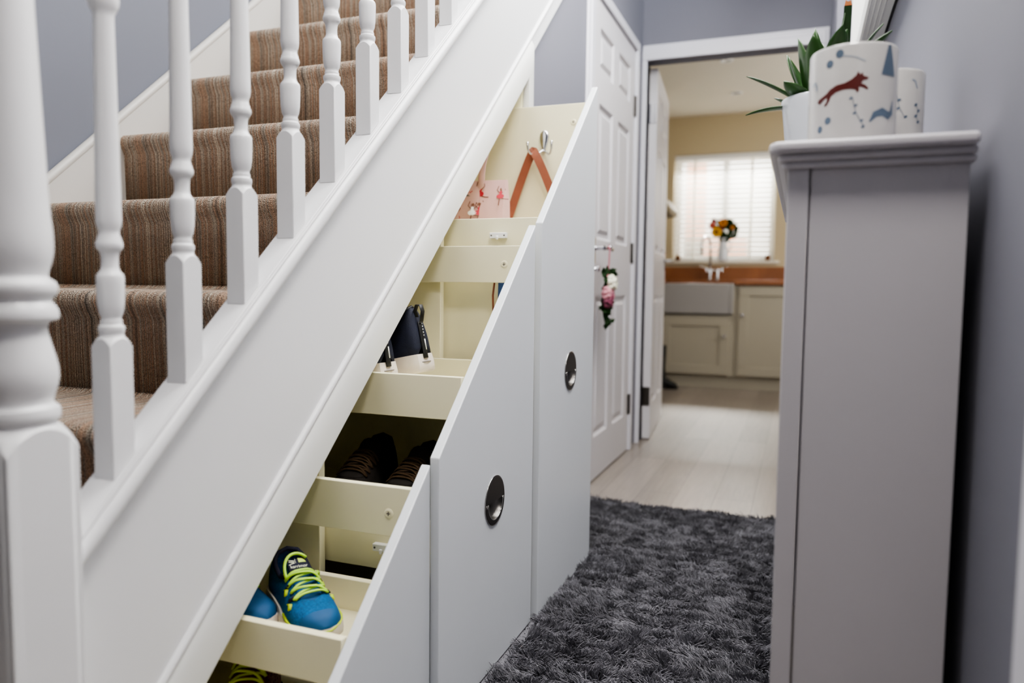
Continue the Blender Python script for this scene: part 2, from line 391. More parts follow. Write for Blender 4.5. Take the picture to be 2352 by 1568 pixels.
MB().lathe([(.011, 0), (.012, .004), (.006, .02), (.012, .024), (.012, .034), (.002, .036)], (-.80, 2.965, .90), 14, axis='x').build('latch_knob', M['chrome'], d1, smooth='auto')
for z in (.24, 1.0, 1.72):
    MB().lathe([(.007, -.05), (.007, .05)], (-.797, 3.733, z), 10).box(-.80, -.798, 3.705, 3.733, z-.05, z+.05).build('hinge', M['steel'], d1, smooth='auto')

# kitchen door leaf opened into the kitchen (built flat in a local frame, then swung)
d2 = thing('door_2', 'white six panel kitchen door standing open into the kitchen', 'door', (-.747, 4.045, 0), kind='structure')
panel_door(d2, 4.045, 4.807, .008, 1.985, -.747, .040, M['door'])
MB().lathe([(.024, 0), (.026, .004), (.009, .010), (.009, .048)], (-.747, 4.745, 1.0), 18, axis='x').tube([(-.70, 4.745, 1.0), (-.694, 4.74, 1.0), (-.694, 4.64, 1.0)], .0095, 12).box(-.747, -.742, 4.722, 4.768, .94, 1.06).build('lever_handle', M['chrome'], d2, smooth='auto')
for z in (.24, 1.75):
    MB().box(-.783, -.75, 4.040, 4.046, z-.05, z+.05).lathe([(.006, -.05), (.006, .05)], (-.788, 4.040, z), 10).build('hinge', M['steel' if z < .5 else 'chrome'], d2, smooth='auto')
d2.rotation_euler.z = math.radians(5)

# kitchen shell
yb = 6.98
mb = MB().box(-2.6, -1.118, yb, yb+.25, 0, 2.5).box(-.235, 1.6, yb, yb+.25, 0, 2.5).box(-1.118, -.235, yb, yb+.25, 0, 1.075).box(-1.118, -.235, yb, yb+.25, 2.04, 2.5)
struct(mb.build('wall_back', M['kwall']), 'tan kitchen wall around the window', 'wall')
struct(MB().box(-2.6, -2.5, 4.05, yb, 0, 2.5).build('wall_kitchen_left', M['kwall']), 'tan kitchen side wall', 'wall')
struct(MB().box(1.5, 1.6, 4.05, yb, 0, 2.5).build('wall_kitchen_right', M['kwall']), 'tan kitchen side wall opposite', 'wall')
struct(MB().box(-2.6, 1.6, 4.05, yb+.25, 2.38, 2.46).build('ceiling', M['kceil']), 'cream kitchen ceiling', 'ceiling')
struct(MB().box(-1.17, -.19, yb-.035, yb+.12, 1.06, 1.085).build('trim_4', M['kceil'], bevel=.006), 'cream board of the kitchen windowsill', 'windowsill')
w1 = thing('window_1', 'white kitchen window behind the blind', 'window', (-.675, yb+.2, 1.56), kind='structure')
mb = MB()
for x in (-1.118, -.70, -.285): mb.box(x, x+.05, yb+.16, yb+.22, 1.085, 2.04)
mb.box(-1.118, -.235, yb+.16, yb+.22, 1.085, 1.135).box(-1.118, -.235, yb+.16, yb+.22, 1.99, 2.04)
mb.build('frame', M['white'], w1, bevel=.005)
MB().box(-1.068, -.285, yb+.188, yb+.194, 1.135, 1.99).build('pane', M['glass'], w1)
# outside: pale neighbouring facade with brick panels
mb = MB().box(-5, 4, 10.5, 10.8, -.5, 5)
struct(mb.build('wall_exterior', M['render']), 'pale neighbouring house wall seen through the blind', 'wall')
mb = MB()
for x0, x1, z0, z1 in ((-1.5, -1.25, .6, 2.6), (-.2, .1, .6, 2.1), (-1.5, -.7, .6, 1.5)): mb.box(x0, x1, 10.44, 10.5, z0, z1)
struct(mb.build('trim_5', M['brick']), 'brick panels of the neighbouring house', 'brickwork')

# ------------------------------------------------------------------ staircase
st = thing('staircase', 'white painted closed string staircase climbing beside the hall', 'staircase', (-.80, .6, 0))
y0s, y1s = .604, 3.6
c_bead = -.3836
# outer string: board, bead, flat lower strip
def rake(mb, ca, cb, x0, x1, ya=y0s, yb_=y1s):
    P = [(ya, max(zl(cb, ya), 0)), (yb_, zl(cb, yb_)), (yb_, zl(ca, yb_)), (ya, zl(ca, ya))]
    if zl(cb, ya) < 0: P.insert(1, (-cb/SL, 0))
    return mb.prism(P, x0, x1)
mb = MB(); rake(mb, -.060, C_STR, -.825, -.79)
mb.build('outer_string', M['paint'], st)
def rake_tube(mb, c, x, r, ya=y0s, yb_=y1s):
    return mb.tube([(x, ya, zl(c, ya)), (x, yb_, zl(c, yb_))], r, 12)
mb = MB(); rake_tube(mb, -.392, -.7895, .0065)
mb.build('bead_moulding', M['paint'], st, smooth='auto')
mb = MB(); rake(mb, -.033, -.066, -.826, -.777)
rake(mb, -.0335, -.040, -.777, -.7715)
mb.build('base_rail', M['paint'], st, bevel=.002)
mb = MB(); rake_tube(mb, -.054, -.777, .0125)
mb.build('nosing', M['paint'], st, smooth='auto')
# skirting string up the far wall
mb = MB(); rake(mb, -.094, -.55, -1.685, -1.665, .12, 3.9)
mb.build('wall_string', M['wallstring'], st)
mb = MB(); rake_tube(mb, -.088, -1.672, .011, .12, 3.9)
mb.build('wall_string_bead', M['wallstring'], st, smooth='auto')
# carpet
prof = []
for k in range(1, 14):
    yk = 1.034+(k-4)*.2218; z = .2*k+.006
    prof += [(yk+.016, z-.2+.012), (yk+.013, z-.19), (yk+.010, z-.055), (yk+.002, z-.038), (yk-.003, z-.024), (yk-.001, z-.011), (yk+.007, z-.003), (yk+.020, z), (yk+.215, z+.001), (yk+.225, z+.003)]
prof = [(y, z) for y, z in prof if z > -.005]
mb = MB(); n = len(prof); xs = np.linspace(-1.666, -.826, 8)
mb.add([(x, y, z) for x in xs for y, z in prof], [(i*n+j, i*n+j+1, (i+1)*n+j+1, (i+1)*n+j) for i in range(len(xs)-1) for j in range(n-1)])
carpet = mb.build('stair_carpet', M['carpet'], smooth=True)
tag(carpet, 'brown striped loop pile carpet covering the stairs', 'carpet')

def turned(mb, c, h, zb0, prof, r0, ztop, block_top_corner, seg=64, slope_bottom=0.):
    # square block running into a turned shaft; the shoulder of the turning scallops the block's four faces
    rings = []; R = []
    for k in range(seg):
        t = 2*PI*k/seg; R.append(h/max(abs(math.cos(t)), abs(math.sin(t))))
    ang = [2*PI*k/seg for k in range(seg)]
    Rc = h*math.sqrt(2)
    zc = lambda r: ztop-(ztop-block_top_corner)*max(0, (r-r0)/(Rc-r0))**1.25
    rings.append([(c[0]+R[k]*math.cos(ang[k]), c[1]+R[k]*math.sin(ang[k]), c[2]+zb0+slope_bottom*R[k]*math.sin(ang[k])) for k in range(seg)])
    rings.append([(c[0]+R[k]*math.cos(ang[k]), c[1]+R[k]*math.sin(ang[k]), c[2]+zc(R[k])) for k in range(seg)])
    for q in (.66, .33):
        rings.append([(c[0]+(r0+(R[k]-r0)*q)*math.cos(ang[k]), c[1]+(r0+(R[k]-r0)*q)*math.sin(ang[k]), c[2]+zc(r0+(R[k]-r0)*q)) for k in range(seg)])
    for r, z in prof: rings.append([(c[0]+r*math.cos(a), c[1]+r*math.sin(a), c[2]+z) for a in ang])
    return rings
# newel
NX, NY = -.80, .565
npf = [(.0385,.662),(.0385,.664),(.0412,.6665),(.0425,.6705),(.0425,.6755),(.0412,.6805),(.0365,.684),(.0354,.687),(.0372,.694),(.0405,.704),(.0419,.714),(.0415,.724),(.0385,.738),(.0345,.753),(.0322,.764),(.0322,.770),(.0345,.7745),(.0428,.777),(.0436,.7795),(.0436,.7835),(.0425,.789),(.039,.7945),(.0362,.7985),(.0385,.801),(.0418,.805),(.0430,.810),(.0430,.8135),(.0415,.818),(.037,.8215),(.034,.8235),(.0345,.829),(.0375,.838),(.0398,.849),(.0404,.858),(.0400,.872),(.0382,.890),(.0365,.92),(.0292,1.115),(.026,1.24),(.034,1.25),(.034,1.262),(.028,1.27),(.034,1.285)]
mb = MB(); mb.loft(turned(mb, (NX, NY, 0), .042, 0, npf, .0385, .662, .634))
mb.box(NX-.042, NX+.042, NY-.042, NY+.042, 1.285, 1.50)
mb.lathe([(.03, 1.50), (.05, 1.505), (.052, 1.52), (.035, 1.535), (.047, 1.56), (.052, 1.585), (.045, 1.61), (.02, 1.63), (.002, 1.632)], (NX, NY, 0), 28)
o = mb.build('newel_post', M['paint'], smooth='auto', angle=38, bevel=0)
md = o.modifiers.new('b', 'BEVEL'); md.width = .0035; md.segments = 2; md.limit_method = 'ANGLE'; md.angle_limit = math.radians(50)
tag(o, 'thick turned white newel post at the foot of the banister', 'newel post')
# balusters
bp_ = [(.0150,.0124),(.0140,.0155),(.0140,.0172),(.0150,.0195),(.0154,.0225),(.0150,.0258),(.0128,.0280),(.0124,.0292),(.0128,.0310),(.0124,.0328),(.0113,.0355),(.0120,.0385),(.0138,.0425),(.0152,.053),(.0158,.066),(.0160,.080),(.0160,.0868),(.0150,.0900),(.0112,.0945),(.0098,.1000),(.0098,.108),(.0104,.1145),(.0120,.1185),(.0135,.1200),(.0150,.1225),(.0157,.1262),(.0150,.1300),(.0138,.1320),(.0138,.1345),(.0124,.1370),(.0116,.1415),(.0122,.1450),(.0140,.1500),(.0148,.1570),(.0146,.170),(.0118,.398),(.0122,.404),(.0150,.409),(.0172,.414),(.0180,.420),(.0172,.427),(.0120,.431),(.0105,.436),(.0120,.446),(.0150,.452),(.0150,.456)]
def make_baluster():
    mb = MB(); rings = turned(mb, (0,0,0), .0165, -.1495, bp_, .0150, .0124, 0., 48, SL)
    mb.loft(rings); mb.box(-.0165, .0165, -.0165, .0165, .456, .688)
    o = mb.build('baluster', M['paint'], smooth='auto', angle=38)
    md = o.modifiers.new('b', 'BEVEL'); md.width = .0012; md.segments = 2; md.limit_method = 'ANGLE'; md.angle_limit = math.radians(50)
    return o
ords = ['first white turned baluster up from the newel post', 'second white turned baluster up from the newel post', 'third white turned baluster up from the newel post',
        'fourth white turned baluster up from the newel post', 'fifth white turned baluster up from the newel post', 'sixth white turned baluster up from the newel post',
        'seventh white turned baluster up, only its lower bead and square foot in view', 'eighth white baluster up the stairs, only its square foot in view', 'ninth white baluster up the stairs, square foot near the top of the picture',
        'tenth white baluster up, tip of its foot at the top edge of the picture']
b0 = make_baluster()
for i in range(10):
    o = b0 if i == 0 else b0.copy()
    if i: COL.objects.link(o)
    yc = .6895+i*.1186; o.location = (-.80, yc, zl(-.033, yc)+.1500)
    tag(o, ords[i], 'baluster', 'white turned balusters along the stairs')
mb = MB(); rake(mb, .905, .845, -.83, -.77, .607, 3.6)
hr = mb.build('handrail', M['paint'], bevel=.014, bseg=3)
tag(hr, 'white banister handrail above the balusters', 'handrail')

# ------------------------------------------------------------------ cupboard frame under the stairs
cf = thing('understair_cupboard', 'white framed cupboard opening under the staircase with cream insides', 'cupboard', (-.80, 1.3, 0))
cT, cM, cB = -.3985, -.4195, -.4895
mb = MB()
ya, yb2 = .607, 2.185
prof = [(cT, -.7905), (cM, -.7785), (cB, -.7785), (cB, -.80), (cT, -.80)]
rr = [[(x, y, max(zl(c, y), .0)) for c, x in prof] for y in (ya, yb2)]
mb.loft(rr)
mb.prism([(2.148, 0), (2.185, 0), (2.185, zl(cM-.01, 2.185)), (2.148, zl(cM-.01, 2.148))], -.80, -.7787)
mb.build('face_frame', M['paint_smooth'], cf, bevel=.0015)
zt = lambda y: zl(-.56, y)
def divider(y, mb): mb.prism([(y-.009, 0.002), (y+.009, 0.002), (y+.009, zt(y)+.05), (y-.009, zt(y)+.05)], -1.62, -.822)
for y in (.655, 1.157, 1.656, 2.153):
    mb = MB()
    if y > 2: mb.prism([(y-.009, .002), (y+.009, .002), (y+.009, 1.45), (y-.009, 1.43)], -1.62, -.801)
    else: divider(y, mb)
    mb.build('divider_panel', M['cream'], cf, bevel=.0015)
mb = MB().prism([(.60, .03), (2.17, .03), (2.17, zt(2.17)), (.60, .04)], -1.64, -1.62); mb.build('back_panel', M['cream'], cf)
mb = MB(); mb.prism([(.62, zl(-.49, .62)), (2.17, zl(-.49, 2.17)), (2.17, zl(-.475, 2.17)), (.62, zl(-.475, .62))], -1.62, -.826); mb.build('soffit_panel', M['cream'], cf)

# pull-out units
def flush_pull(root, x, y, z, R=.0515):
    e = MB()
    # plate: rim ring + upper half disc, lower half open to a bowl
    n = 48; r1 = R*.76
    pts_o = [(R*math.cos(2*PI*k/n), R*math.sin(2*PI*k/n)) for k in range(n)]
    vs, fs = [], []
    for (a, b) in pts_o: vs.append((x, y+a*.965, z+b*.965))
    for k in range(n):
        t = 2*PI*k/n; vs.append((x+.0022, y+R*.95*math.cos(t), z+R*.95*math.sin(t)))
    e.lathe([(R, 0), (R, .0012), (R*.955, .0028)], (x, y, z), n, caps=False, axis='x')
    # face: outline outer circle; hole = lower D
    m = 24
    lo = [(PI+PI*k/m) for k in range(m+1)]
    inner = [(r1*math.cos(t), r1*math.sin(t)) for t in lo]
    outer = [(R*.955*math.cos(t), R*.955*math.sin(t)) for t in lo]
    vs = [(x+.0028, y+a, z+b) for a, b in inner]+[(x+.0028, y+a, z+b) for a, b in outer]
    e.add(vs, [(k, k+1, m+1+k+1, m+1+k) for k in range(m)])
    up = [(R*.955*math.cos(PI*k/m), R*.955*math.sin(PI*k/m)) for k in range(m+1)]
    e.add([(x+.0028, y+a, z+b) for a, b in up], [tuple(range(m+1))])
    pl = e.build('flush_pull', M['steel'], root, smooth='auto', angle=25)
    # bowl
    b = MB(); rings = []
    for s_, d in ((1.0, .0028), (.97, .0005), (.93, -.006), (.80, -.011), (.5, -.013)):
        rr = [(x+d, y+r1*s_*math.cos(t), z+r1*s_*math.sin(t)) for t in lo]
        rings.append(rr)
    b.loft(rings, closed=False)
    b.add(rings[-1], [tuple(range(m+1))])
    # back of the grip behind the plate
    b.add([(x+.0026, y-r1, z), (x+.0026, y+r1, z), (x-.013, y+r1*.5, z+.004), (x-.013, y-r1*.5, z+.004)], [(0, 1, 2, 3)])
    b.build('bowl', M['steel'], pl, smooth='auto')
    b = MB(); b.tube([(x+.003, y+r1*math.cos(t), z+r1*math.sin(t)) for t in lo], .0012, 8); b.build('bowl_rim', M['steelrim'], pl, smooth=True)
    b = MB(); b.tube([(x+.0012, y+R*1.0*math.cos(t*2*PI/64), z+R*math.sin(t*2*PI/64)) for t in range(65)], .0011, 8); b.build('plate_rim', M['steelrim'], pl, smooth=True)
    for s_ in (-1, 1): MB().lathe([(.0042, 0), (.0042, .0008), (.002, .0014)], (x+.0026, y+s_*R*.86, z-.004), 12, axis='x').build('screw', M['steelrim'], pl, smooth='auto')
    return pl
def screw_cap(root, x, y, z):
    c = MB().lathe([(.009, 0), (.0088, -.001), (.006, -.0022), (.002, -.0012)], (x, y, z), 20, axis='y').build('screw_cap', M['cream'], root, smooth='auto')
    MB().box(x-.0035, x+.0035, y-.0026, y-.0012, z-.0007, z+.0007).box(x-.0007, x+.0007, y-.0026, y-.0012, z-.0035, z+.0035).build('cross_slot', M['grey'], c)
def catch(root, x0, x1, y, z0, z1):
    c = MB().box(x0, x1, y-.012, y, z0, z1).box(x0+.4*(x1-x0), x0+.55*(x1-x0), y-.016, y-.012, z0-.003, z0+.006).build('magnetic_catch', M['white'], root, bevel=.0015)
    for x in (x0+.005, x1-.005): MB().lathe([(.002, 0), (.002, -.0006)], (x, y-.012, (z0+z1)/2), 10, axis='y').build('screw', M['steel'], c)
def front(root, x, ya, yb_, c, pull=None):
    mb = MB().prism([(ya, .02), (yb_, .02), (yb_, zl(c, yb_)), (ya, zl(c, ya))], x-.018, x)
    o = mb.build('front_panel', M['front'], root)
    if pull:
        cu = MB().lathe([(.048, -.015), (.048, .01)], (x, pull[0], pull[1]), 40, axis='x').build('cutter', M['front'], root)
        cut(o, cu)
    md = o.modifiers.new('b', 'BEVEL'); md.width = .0022; md.segments = 2; md.limit_method = 'ANGLE'; md.angle_limit = math.radians(35)
    if pull: flush_pull(root, x, *pull)
    return o
def board(root, name, x0, x1, y0, y1, z0, z1): return MB().box(x0, x1, y0, y1, z0, z1).build(name, M['cream'], root, bevel=.0012)
XI = -1.18
U3 = thing('pull_out_unit', 'tallest pull-out under-stair unit, farthest along, with coat hook inside', 'pull-out unit', (-.58, 1.9, .02), 'pull-out units under the stairs')
front(U3, -.567, 1.664, 2.139, -.530, (1.908, .600))
board(U3, 'side_panel', XI, -.585, 1.680, 1.695, .03, .985)
board(U3, 'side_panel', XI, -.585, 2.115, 2.130, .03, 1.351)
board(U3, 'shelf', XI, -.586, 1.695, 2.115, .90, .915)
board(U3, 'base_board', XI, -.586, 1.695, 2.115, .05, .065)
board(U3, 'back_panel', XI-.012, XI, 1.680, 2.130, .03, .98)
catch(U3, -.703, -.660, 1.680, .936, .950)
screw_cap(U3, -.631, 2.115, 1.298)
# coat hook on the far side panel
def coat_hook(root, x, y, z):
    mb = MB(); rings = []
    for t, w in ((-.034, .003), (-.030, .005), (-.02, .008), (-.006, .012), (.008, .0145), (.018, .013), (.024, .008), (.027, .002)):
        rings.append([(x+w*math.cos(2*PI*k/20), y-.003-.004*max(0, math.sin(2*PI*k/20)), z+t) if False else (x+w*math.cos(2*PI*k/20), y-.004-.004*math.sin(2*PI*k/20), z+t) for k in range(20)])
    mb.loft(rings)
    for s_ in (-1, 1):
        mb.tube([(x, y-.008, z-.030), (x+s_*.010, y-.014, z-.038), (x+s_*.022, y-.026, z-.047), (x+s_*.031, y-.038, z-.044), (x+s_*.0355, y-.044, z-.034), (x+s_*.0365, y-.046, z-.022), (x+s_*.0365, y-.046, z-.017)], [.0035, .0032, .003, .003, .003, .0035, .004], 10)
        mb.ball((x+s_*.0365, y-.046, z-.016), .0048)
    return mb.build('coat_hook', M['chrome'], root, smooth=True)
coat_hook(U3, -.718, 2.115, 1.252)
U2 = thing('pull_out_unit', 'middle pull-out under-stair unit with navy trainers on its tray', 'pull-out unit', (-.59, 1.4, .02), 'pull-out units under the stairs')
front(U2, -.578, 1.155, 1.648, -.5215, (1.411, .3785))
board(U2, 'rail', XI, -.596, 1.628, 1.643, .830, .916)
screw_cap(U2, -.648, 1.628, .873)
board(U2, 'rail', XI, -.596, 1.628, 1.643, .565, .645)
board(U2, 'side_panel', XI, -.596, 1.628, 1.643, .03, .565)
board(U2, 'shelf', XI, -.597, 1.30, 1.628, .567, .580)
board(U2, 'rail', XI, -.597, 1.285, 1.300, .563, .647)
board(U2, 'rail', XI, -.597, 1.172, 1.187, .298, .395)
board(U2, 'shelf', XI, -.597, 1.187, 1.628, .332, .345)
board(U2, 'back_panel', XI-.012, XI, 1.20, 1.643, .03, .60)
catch(U2, -.716, -.676, 1.172, .335, .349)
U1 = thing('pull_out_unit', 'lowest pull-out under-stair unit, nearest, holding the blue trainers', 'pull-out unit', (-.60, .9, .02), 'pull-out units under the stairs')
front(U1, -.592, .665, 1.150, -.528)
board(U1, 'rail', XI, -.610, 1.117, 1.132, .383, .471)
screw_cap(U1, -.656, 1.117, .424)
board(U1, 'rail', XI, -.610, 1.117, 1.132, .230, .294)
board(U1, 'shelf', XI, -.611, .919, 1.117, .226, .238)
board(U1, 'rail', XI, -.611, .904, .919, .226, .300)
board(U1, 'base_board', XI, -.611, .69, 1.117, .075, .09)
board(U1, 'side_panel', XI, -.610, 1.117, 1.132, .03, .085)

# ------------------------------------------------------------------ shoes
def ip(x, pts):
    xs = [p[0] for p in pts]; ys = [p[1] for p in pts]
    return float(np.interp(x, xs, ys))
def shoe(name, label, cat, group, loc, direction, L, W, Hh, mu, ms, ml, mlin, tilt=0., roll=0., sole=.022, nlace=4, lace_r=.0022, high=1., style=None, mt=None, bars=True):
    root = thing(name, label, cat, loc, group)
    a = math.atan2(-direction[0], direction[1])
    root.rotation_euler = (Matrix.Rotation(a, 3, 'Z') @ Matrix.Rotation(-tilt, 3, 'X') @ Matrix.Rotation(roll, 3, 'Y')).to_euler()
    # local: heel at y = -L, toe tip at y = 0, z up
    wd = [(0, .56), (.04, .72), (.12, .80), (.3, .80), (.45, .84), (.66, 1.), (.8, .96), (.9, .78), (.96, .52), (1, .16)]
    hd = [(0, .80), (.03, .98*high), (.08, 1.02*high), (.16, .96*high), (.28, .84), (.40, .86), (.5, .78), (.62, .64), (.75, .52), (.88, .44), (.95, .34), (1, .14)]
    td = [(0, 0), (.045, .05), (.09, .62), (.16, .80), (.30, .80), (.38, .62), (.48, .48), (.60, .42), (.68, .34), (.715, .02), (1, 0)]
    hw = lambda u: ip(u, wd)*W/2
    hh = lambda u: ip(u, hd)*Hh
    lean = lambda u: ip(u, [(0, .35), (.15, .30), (.4, .45), (.6, .6), (1, .75)])
    def Sf(u, t, off=0.):
        # t 0..pi from right sole edge over the top to the left
        ct, s_ = math.cos(t), math.sin(t)
        w, h = hw(u)+off, hh(u)+off
        z = h*s_**.72
        x = w*math.copysign(abs(ct)**.62, ct)*(1-.18*(s_**2)*(1-lean(u)))
        return (x, -L+u*L, sole+ip(u, [(0, .004), (.4, .0), (.8, 0), (1, .006)])+z)
    us = [0, .02, .045, .07, .1, .13, .17, .22, .27, .32, .37, .42, .47, .52, .57, .62, .67, .72, .77, .82, .86, .9, .93, .96, .985, 1.]
    NT = 12; mb = MB(); rings = []
    for u in us:
        tau = ip(u, td)
        l = [Sf(u, (PI/2-tau)*k/NT) for k in range(NT+1)]; r = [Sf(u, PI-(PI/2-tau)*k/NT) for k in range(NT, -1, -1)]
        rings.append(l+r)
    n = 2*NT+2; fs = []
    for i in range(len(us)-1):
        for k in range(n-1):
            if k == NT and (ip(us[i], td) > .06 or ip(us[i+1], td) > .06): continue
            fs.append((i*n+k, i*n+k+1, (i+1)*n+k+1, (i+1)*n+k))
    allp = [p for r in rings for p in r]
    for e_ in (0, len(us)-1):          # close heel and toe
        allp.append((0, -L+us[e_]*L, sole+hh(us[e_])*.4)); c_ = len(allp)-1
        fs += [(e_*n+k, e_*n+k+1, c_) for k in range(n-1)]
    mb.add(allp, fs)
    up = mb.build('upper', mu, root, smooth=True, world=False, solid=.0035)
    # sole
    mb = MB(); rings = []
    outl = [(hw(u)*1.05+.0015, -L+u*L) for u in us]
    loop = [(x, y) for x, y in outl]+[(-x, y) for x, y in outl[::-1]]
    for s_, z in ((.97, 0), (1.03, .004), (1.04, sole*.6), (1.0, sole+.006)):
        rings.append([(x*s_, (y+L/2)*(1+(s_-1)*.5)-L/2, z+(.012*max(0, (y+L)/L-.75)/.25 if z < sole else .006*max(0, (y+L)/L-.75)/.25)) for x, y in loop])
    mb.loft(rings); mb.build('sole', ms, root, smooth='auto', world=False, angle=50)
    # insole
    mb = MB(); il = [(hw(u)*.9, -L+u*L) for u in us if .02 <= u <= .72]
    mb.add([(x, y, sole+.004) for x, y in il]+[(-x, y, sole+.004) for x, y in il[::-1]], [tuple(range(2*len(il)))])
    mb.build('lining', mlin, root, world=False)
    # collar padding
    cu = [u for u in np.linspace(.075, .40, 14)]
    rim = [Sf(u, PI/2-ip(u, td), .001) for u in cu]; rim2 = [Sf(u, PI/2+ip(u, td), .001) for u in cu]
    MB().tube(rim2[::-1]+[Sf(.055, PI/2, .001)]+rim, .0042, 8).build('collar', mlin, root, smooth=True, world=False)
    # tongue
    mb = MB(); rings = []
    for u in np.linspace(.27, .72, 14):
        tau = min(.60, ip(max(u, .42), td)+.14); lift = max(0, (.40-u))*Hh*1.5
        rings.append([tuple(Vector(Sf(u, PI/2+tau*q, -.003))+Vector((0, -.0*lift, lift))) for q in (-1, -.6, -.2, .2, .6, 1)])
    mb.loft(rings, closed=False); tg = mb.build('tongue', mt or mu, root, smooth=True, world=False, solid=.005)
    # laces
    mb = MB()
    ul = np.linspace(.43, .665, nlace)
    for i, u in enumerate(ul):
        tau = ip(u, td)+.16
        def cross(ua, ub, bulge):
            pts = []
            for q in np.linspace(-1, 1, 11):
                uu = ua+(ub-ua)*(q+1)/2; t = PI/2-q*tau
                p = Vector(Sf(uu, t, lace_r*.9)); p.z += bulge*(1-q*q)
                pts.append(p)
            return pts
        if bars or i in (0, nlace-1): mb.tube(cross(u, u+.012*(1 if i % 2 else -1), lace_r*1.6), lace_r, 8, flat=.7)
        if i < nlace-1:
            mb.tube(cross(u, ul[i+1], lace_r*.8), lace_r, 8, flat=.7); mb.tube(cross(ul[i+1], u, lace_r*2.6), lace_r, 8, flat=.7)
    if style == 'blue':
        P = lambda u, t, o: Vector(Sf(u, t, o))
        a0 = P(.43, PI/2-.62, .001); a1 = P(.30, PI/2-.4, .03); a2 = P(.26, PI/2+.0, .03); a3 = P(.31, PI/2+.2, .016)
        pts = [a0.lerp(a1, q).lerp(a1.lerp(a2, q), q).lerp(a1.lerp(a2, q).lerp(a2.lerp(a3, q), q), q) for q in np.linspace(0, 1, 14)]
        mb.tube(pts, lace_r, 8)
        mb.tube([P(.44, PI/2+.64, .001), P(.40, PI/2+.75, .006), P(.36, PI/2+.95, .008), P(.33, PI/2+1.15, .006)], lace_r, 8)
    mb.build('laces', ml, root, smooth=True, world=False)
    return root, Sf, tg
R_blue = shoe('trainer', 'blue running trainer with neon yellow laces, toe resting behind the nearest tray rail', 'trainer', 'blue running trainers', (-.682, .966, .244), (.83, -.56), .205, .084, .066, M['blue'], M['solew'], M['neon'], M['navy_d'], tilt=math.radians(5), nlace=4, lace_r=.0027, bars=False, style='blue', mt=M['blue_l'])
root, Sf, tg = R_blue
# overlays, chevrons, tongue label, toe guard
for side in (0, 1):
    for u0, t0 in ((.50, .66), (.66, .62)):
        mb = MB()
        tt = lambda t: PI-t if side else t
        pts = [Sf(u0-.035, tt(t0-.05), .0012), Sf(u0+.012, tt(t0+.12), .0018), Sf(u0+.03, tt(t0-.02), .0012), Sf(u0+.022, tt(t0-.14), .0012)]
        mb.tube(pts, [.0015, .0035, .0035, .001], 8, flat=.35)
        mb.build('chevron', M['neon_y'], root, smooth=True, world=False)
for side in (0, 1):
    for u0 in (.48, .62):
        mb = MB()
        tt = lambda t: PI-t if side else t
        mb.tube([Sf(u0, tt(PI/2-.82), .0006), Sf(u0+.012, tt(PI/2-.60), .0016), Sf(u0+.02, tt(PI/2-.42), .001)], [.006, .0065, .005], 8, flat=.35)
        mb.build('eyelet_loop', M['navy_d'], root, smooth=True, world=False)
mb = MB(); rings = []
for u in (.875, .91, .94, .965, .985, 1.0): rings.append([Sf(u, PI*k/16, .0012) for k in range(17)])
mb.loft(rings, closed=False); mb.build('toe_guard', M['blue_l'], root, smooth=True, world=False)
mb = MB(); mb.tube([Sf(u, .12, .002) for u in (.6, .7, .8, .88, .94, .98)]+[Sf(.999, .10, .002), Sf(.999, PI-.10, .002)]+[Sf(u, PI-.12, .002) for u in (.98, .94, .88, .8, .7, .6)], .002, 8); mb.build('sole_stripe', M['neon_y'], root, smooth=True, world=False)
# tongue label with its lettering
def on_tongue(a, b, o=.004):
    u = .355-b; lift = max(0, (.40-u))*.085*1.5
    p = Vector(Sf(u, PI/2-a, o-.002)); p.z += lift
    return p
lab = MB(); g = [[on_tongue(-.34+.68*i/8, -.045+.10*j/8) for i in range(9)] for j in range(9)]
lab.loft([[tuple(p) for p in r] for r in g], closed=False); lab = lab.build('tongue_label', M['navy_d'], root, smooth=True, world=False)
def patch(polys, name, m): return poly_mesh(polys, lambda a, b: tuple(on_tongue(a, b, .0048)), name, m, lab, .05)
patch([strip2([(.26, .056), (.04, .034)], .006), strip2([(.26, .042), (.06, .024)], .006), strip2([(.28, .016), (.05, .020)], .006), strip2([(.025, .056), (.025, .018)], .006)], 'emblem_lines', M['rose_w'])
patch([[(-.01, .056), (-.12, .050), (-.22, .036), (-.27, .018), (-.01, .018)]], 'emblem_leaf', M['neon_y'])
patch([[(-.34, -.040), (-.34, -.058), (.34, -.058), (.34, -.040)]], 'neon_band', M['neon_y'])
tx = bpy.data.curves.new('lettering', 'FONT'); tx.body = 'karrimor'; tx.size = .0082; tx.align_x = 'CENTER'; tx.extrude = .0001; tx.materials.append(M['rose_w'])
to = bpy.data.objects.new('letter_curve', tx); COL.objects.link(to); bpy.context.view_layer.update()
me_ = bpy.data.meshes.new_from_object(to.evaluated_get(bpy.context.evaluated_depsgraph_get())); bpy.data.objects.remove(to)
to = bpy.data.objects.new('lettering', me_); COL.objects.link(to); to.parent = lab
pA, pB, pC = on_tongue(0, -.026, .0056), on_tongue(-.2, -.026, .0056), on_tongue(0, -.004, .0056)
ex = (pB-pA).normalized(); ey = (pC-pA); ey = (ey-ex*ey.dot(ex)).normalized(); ez = ex.cross(ey)
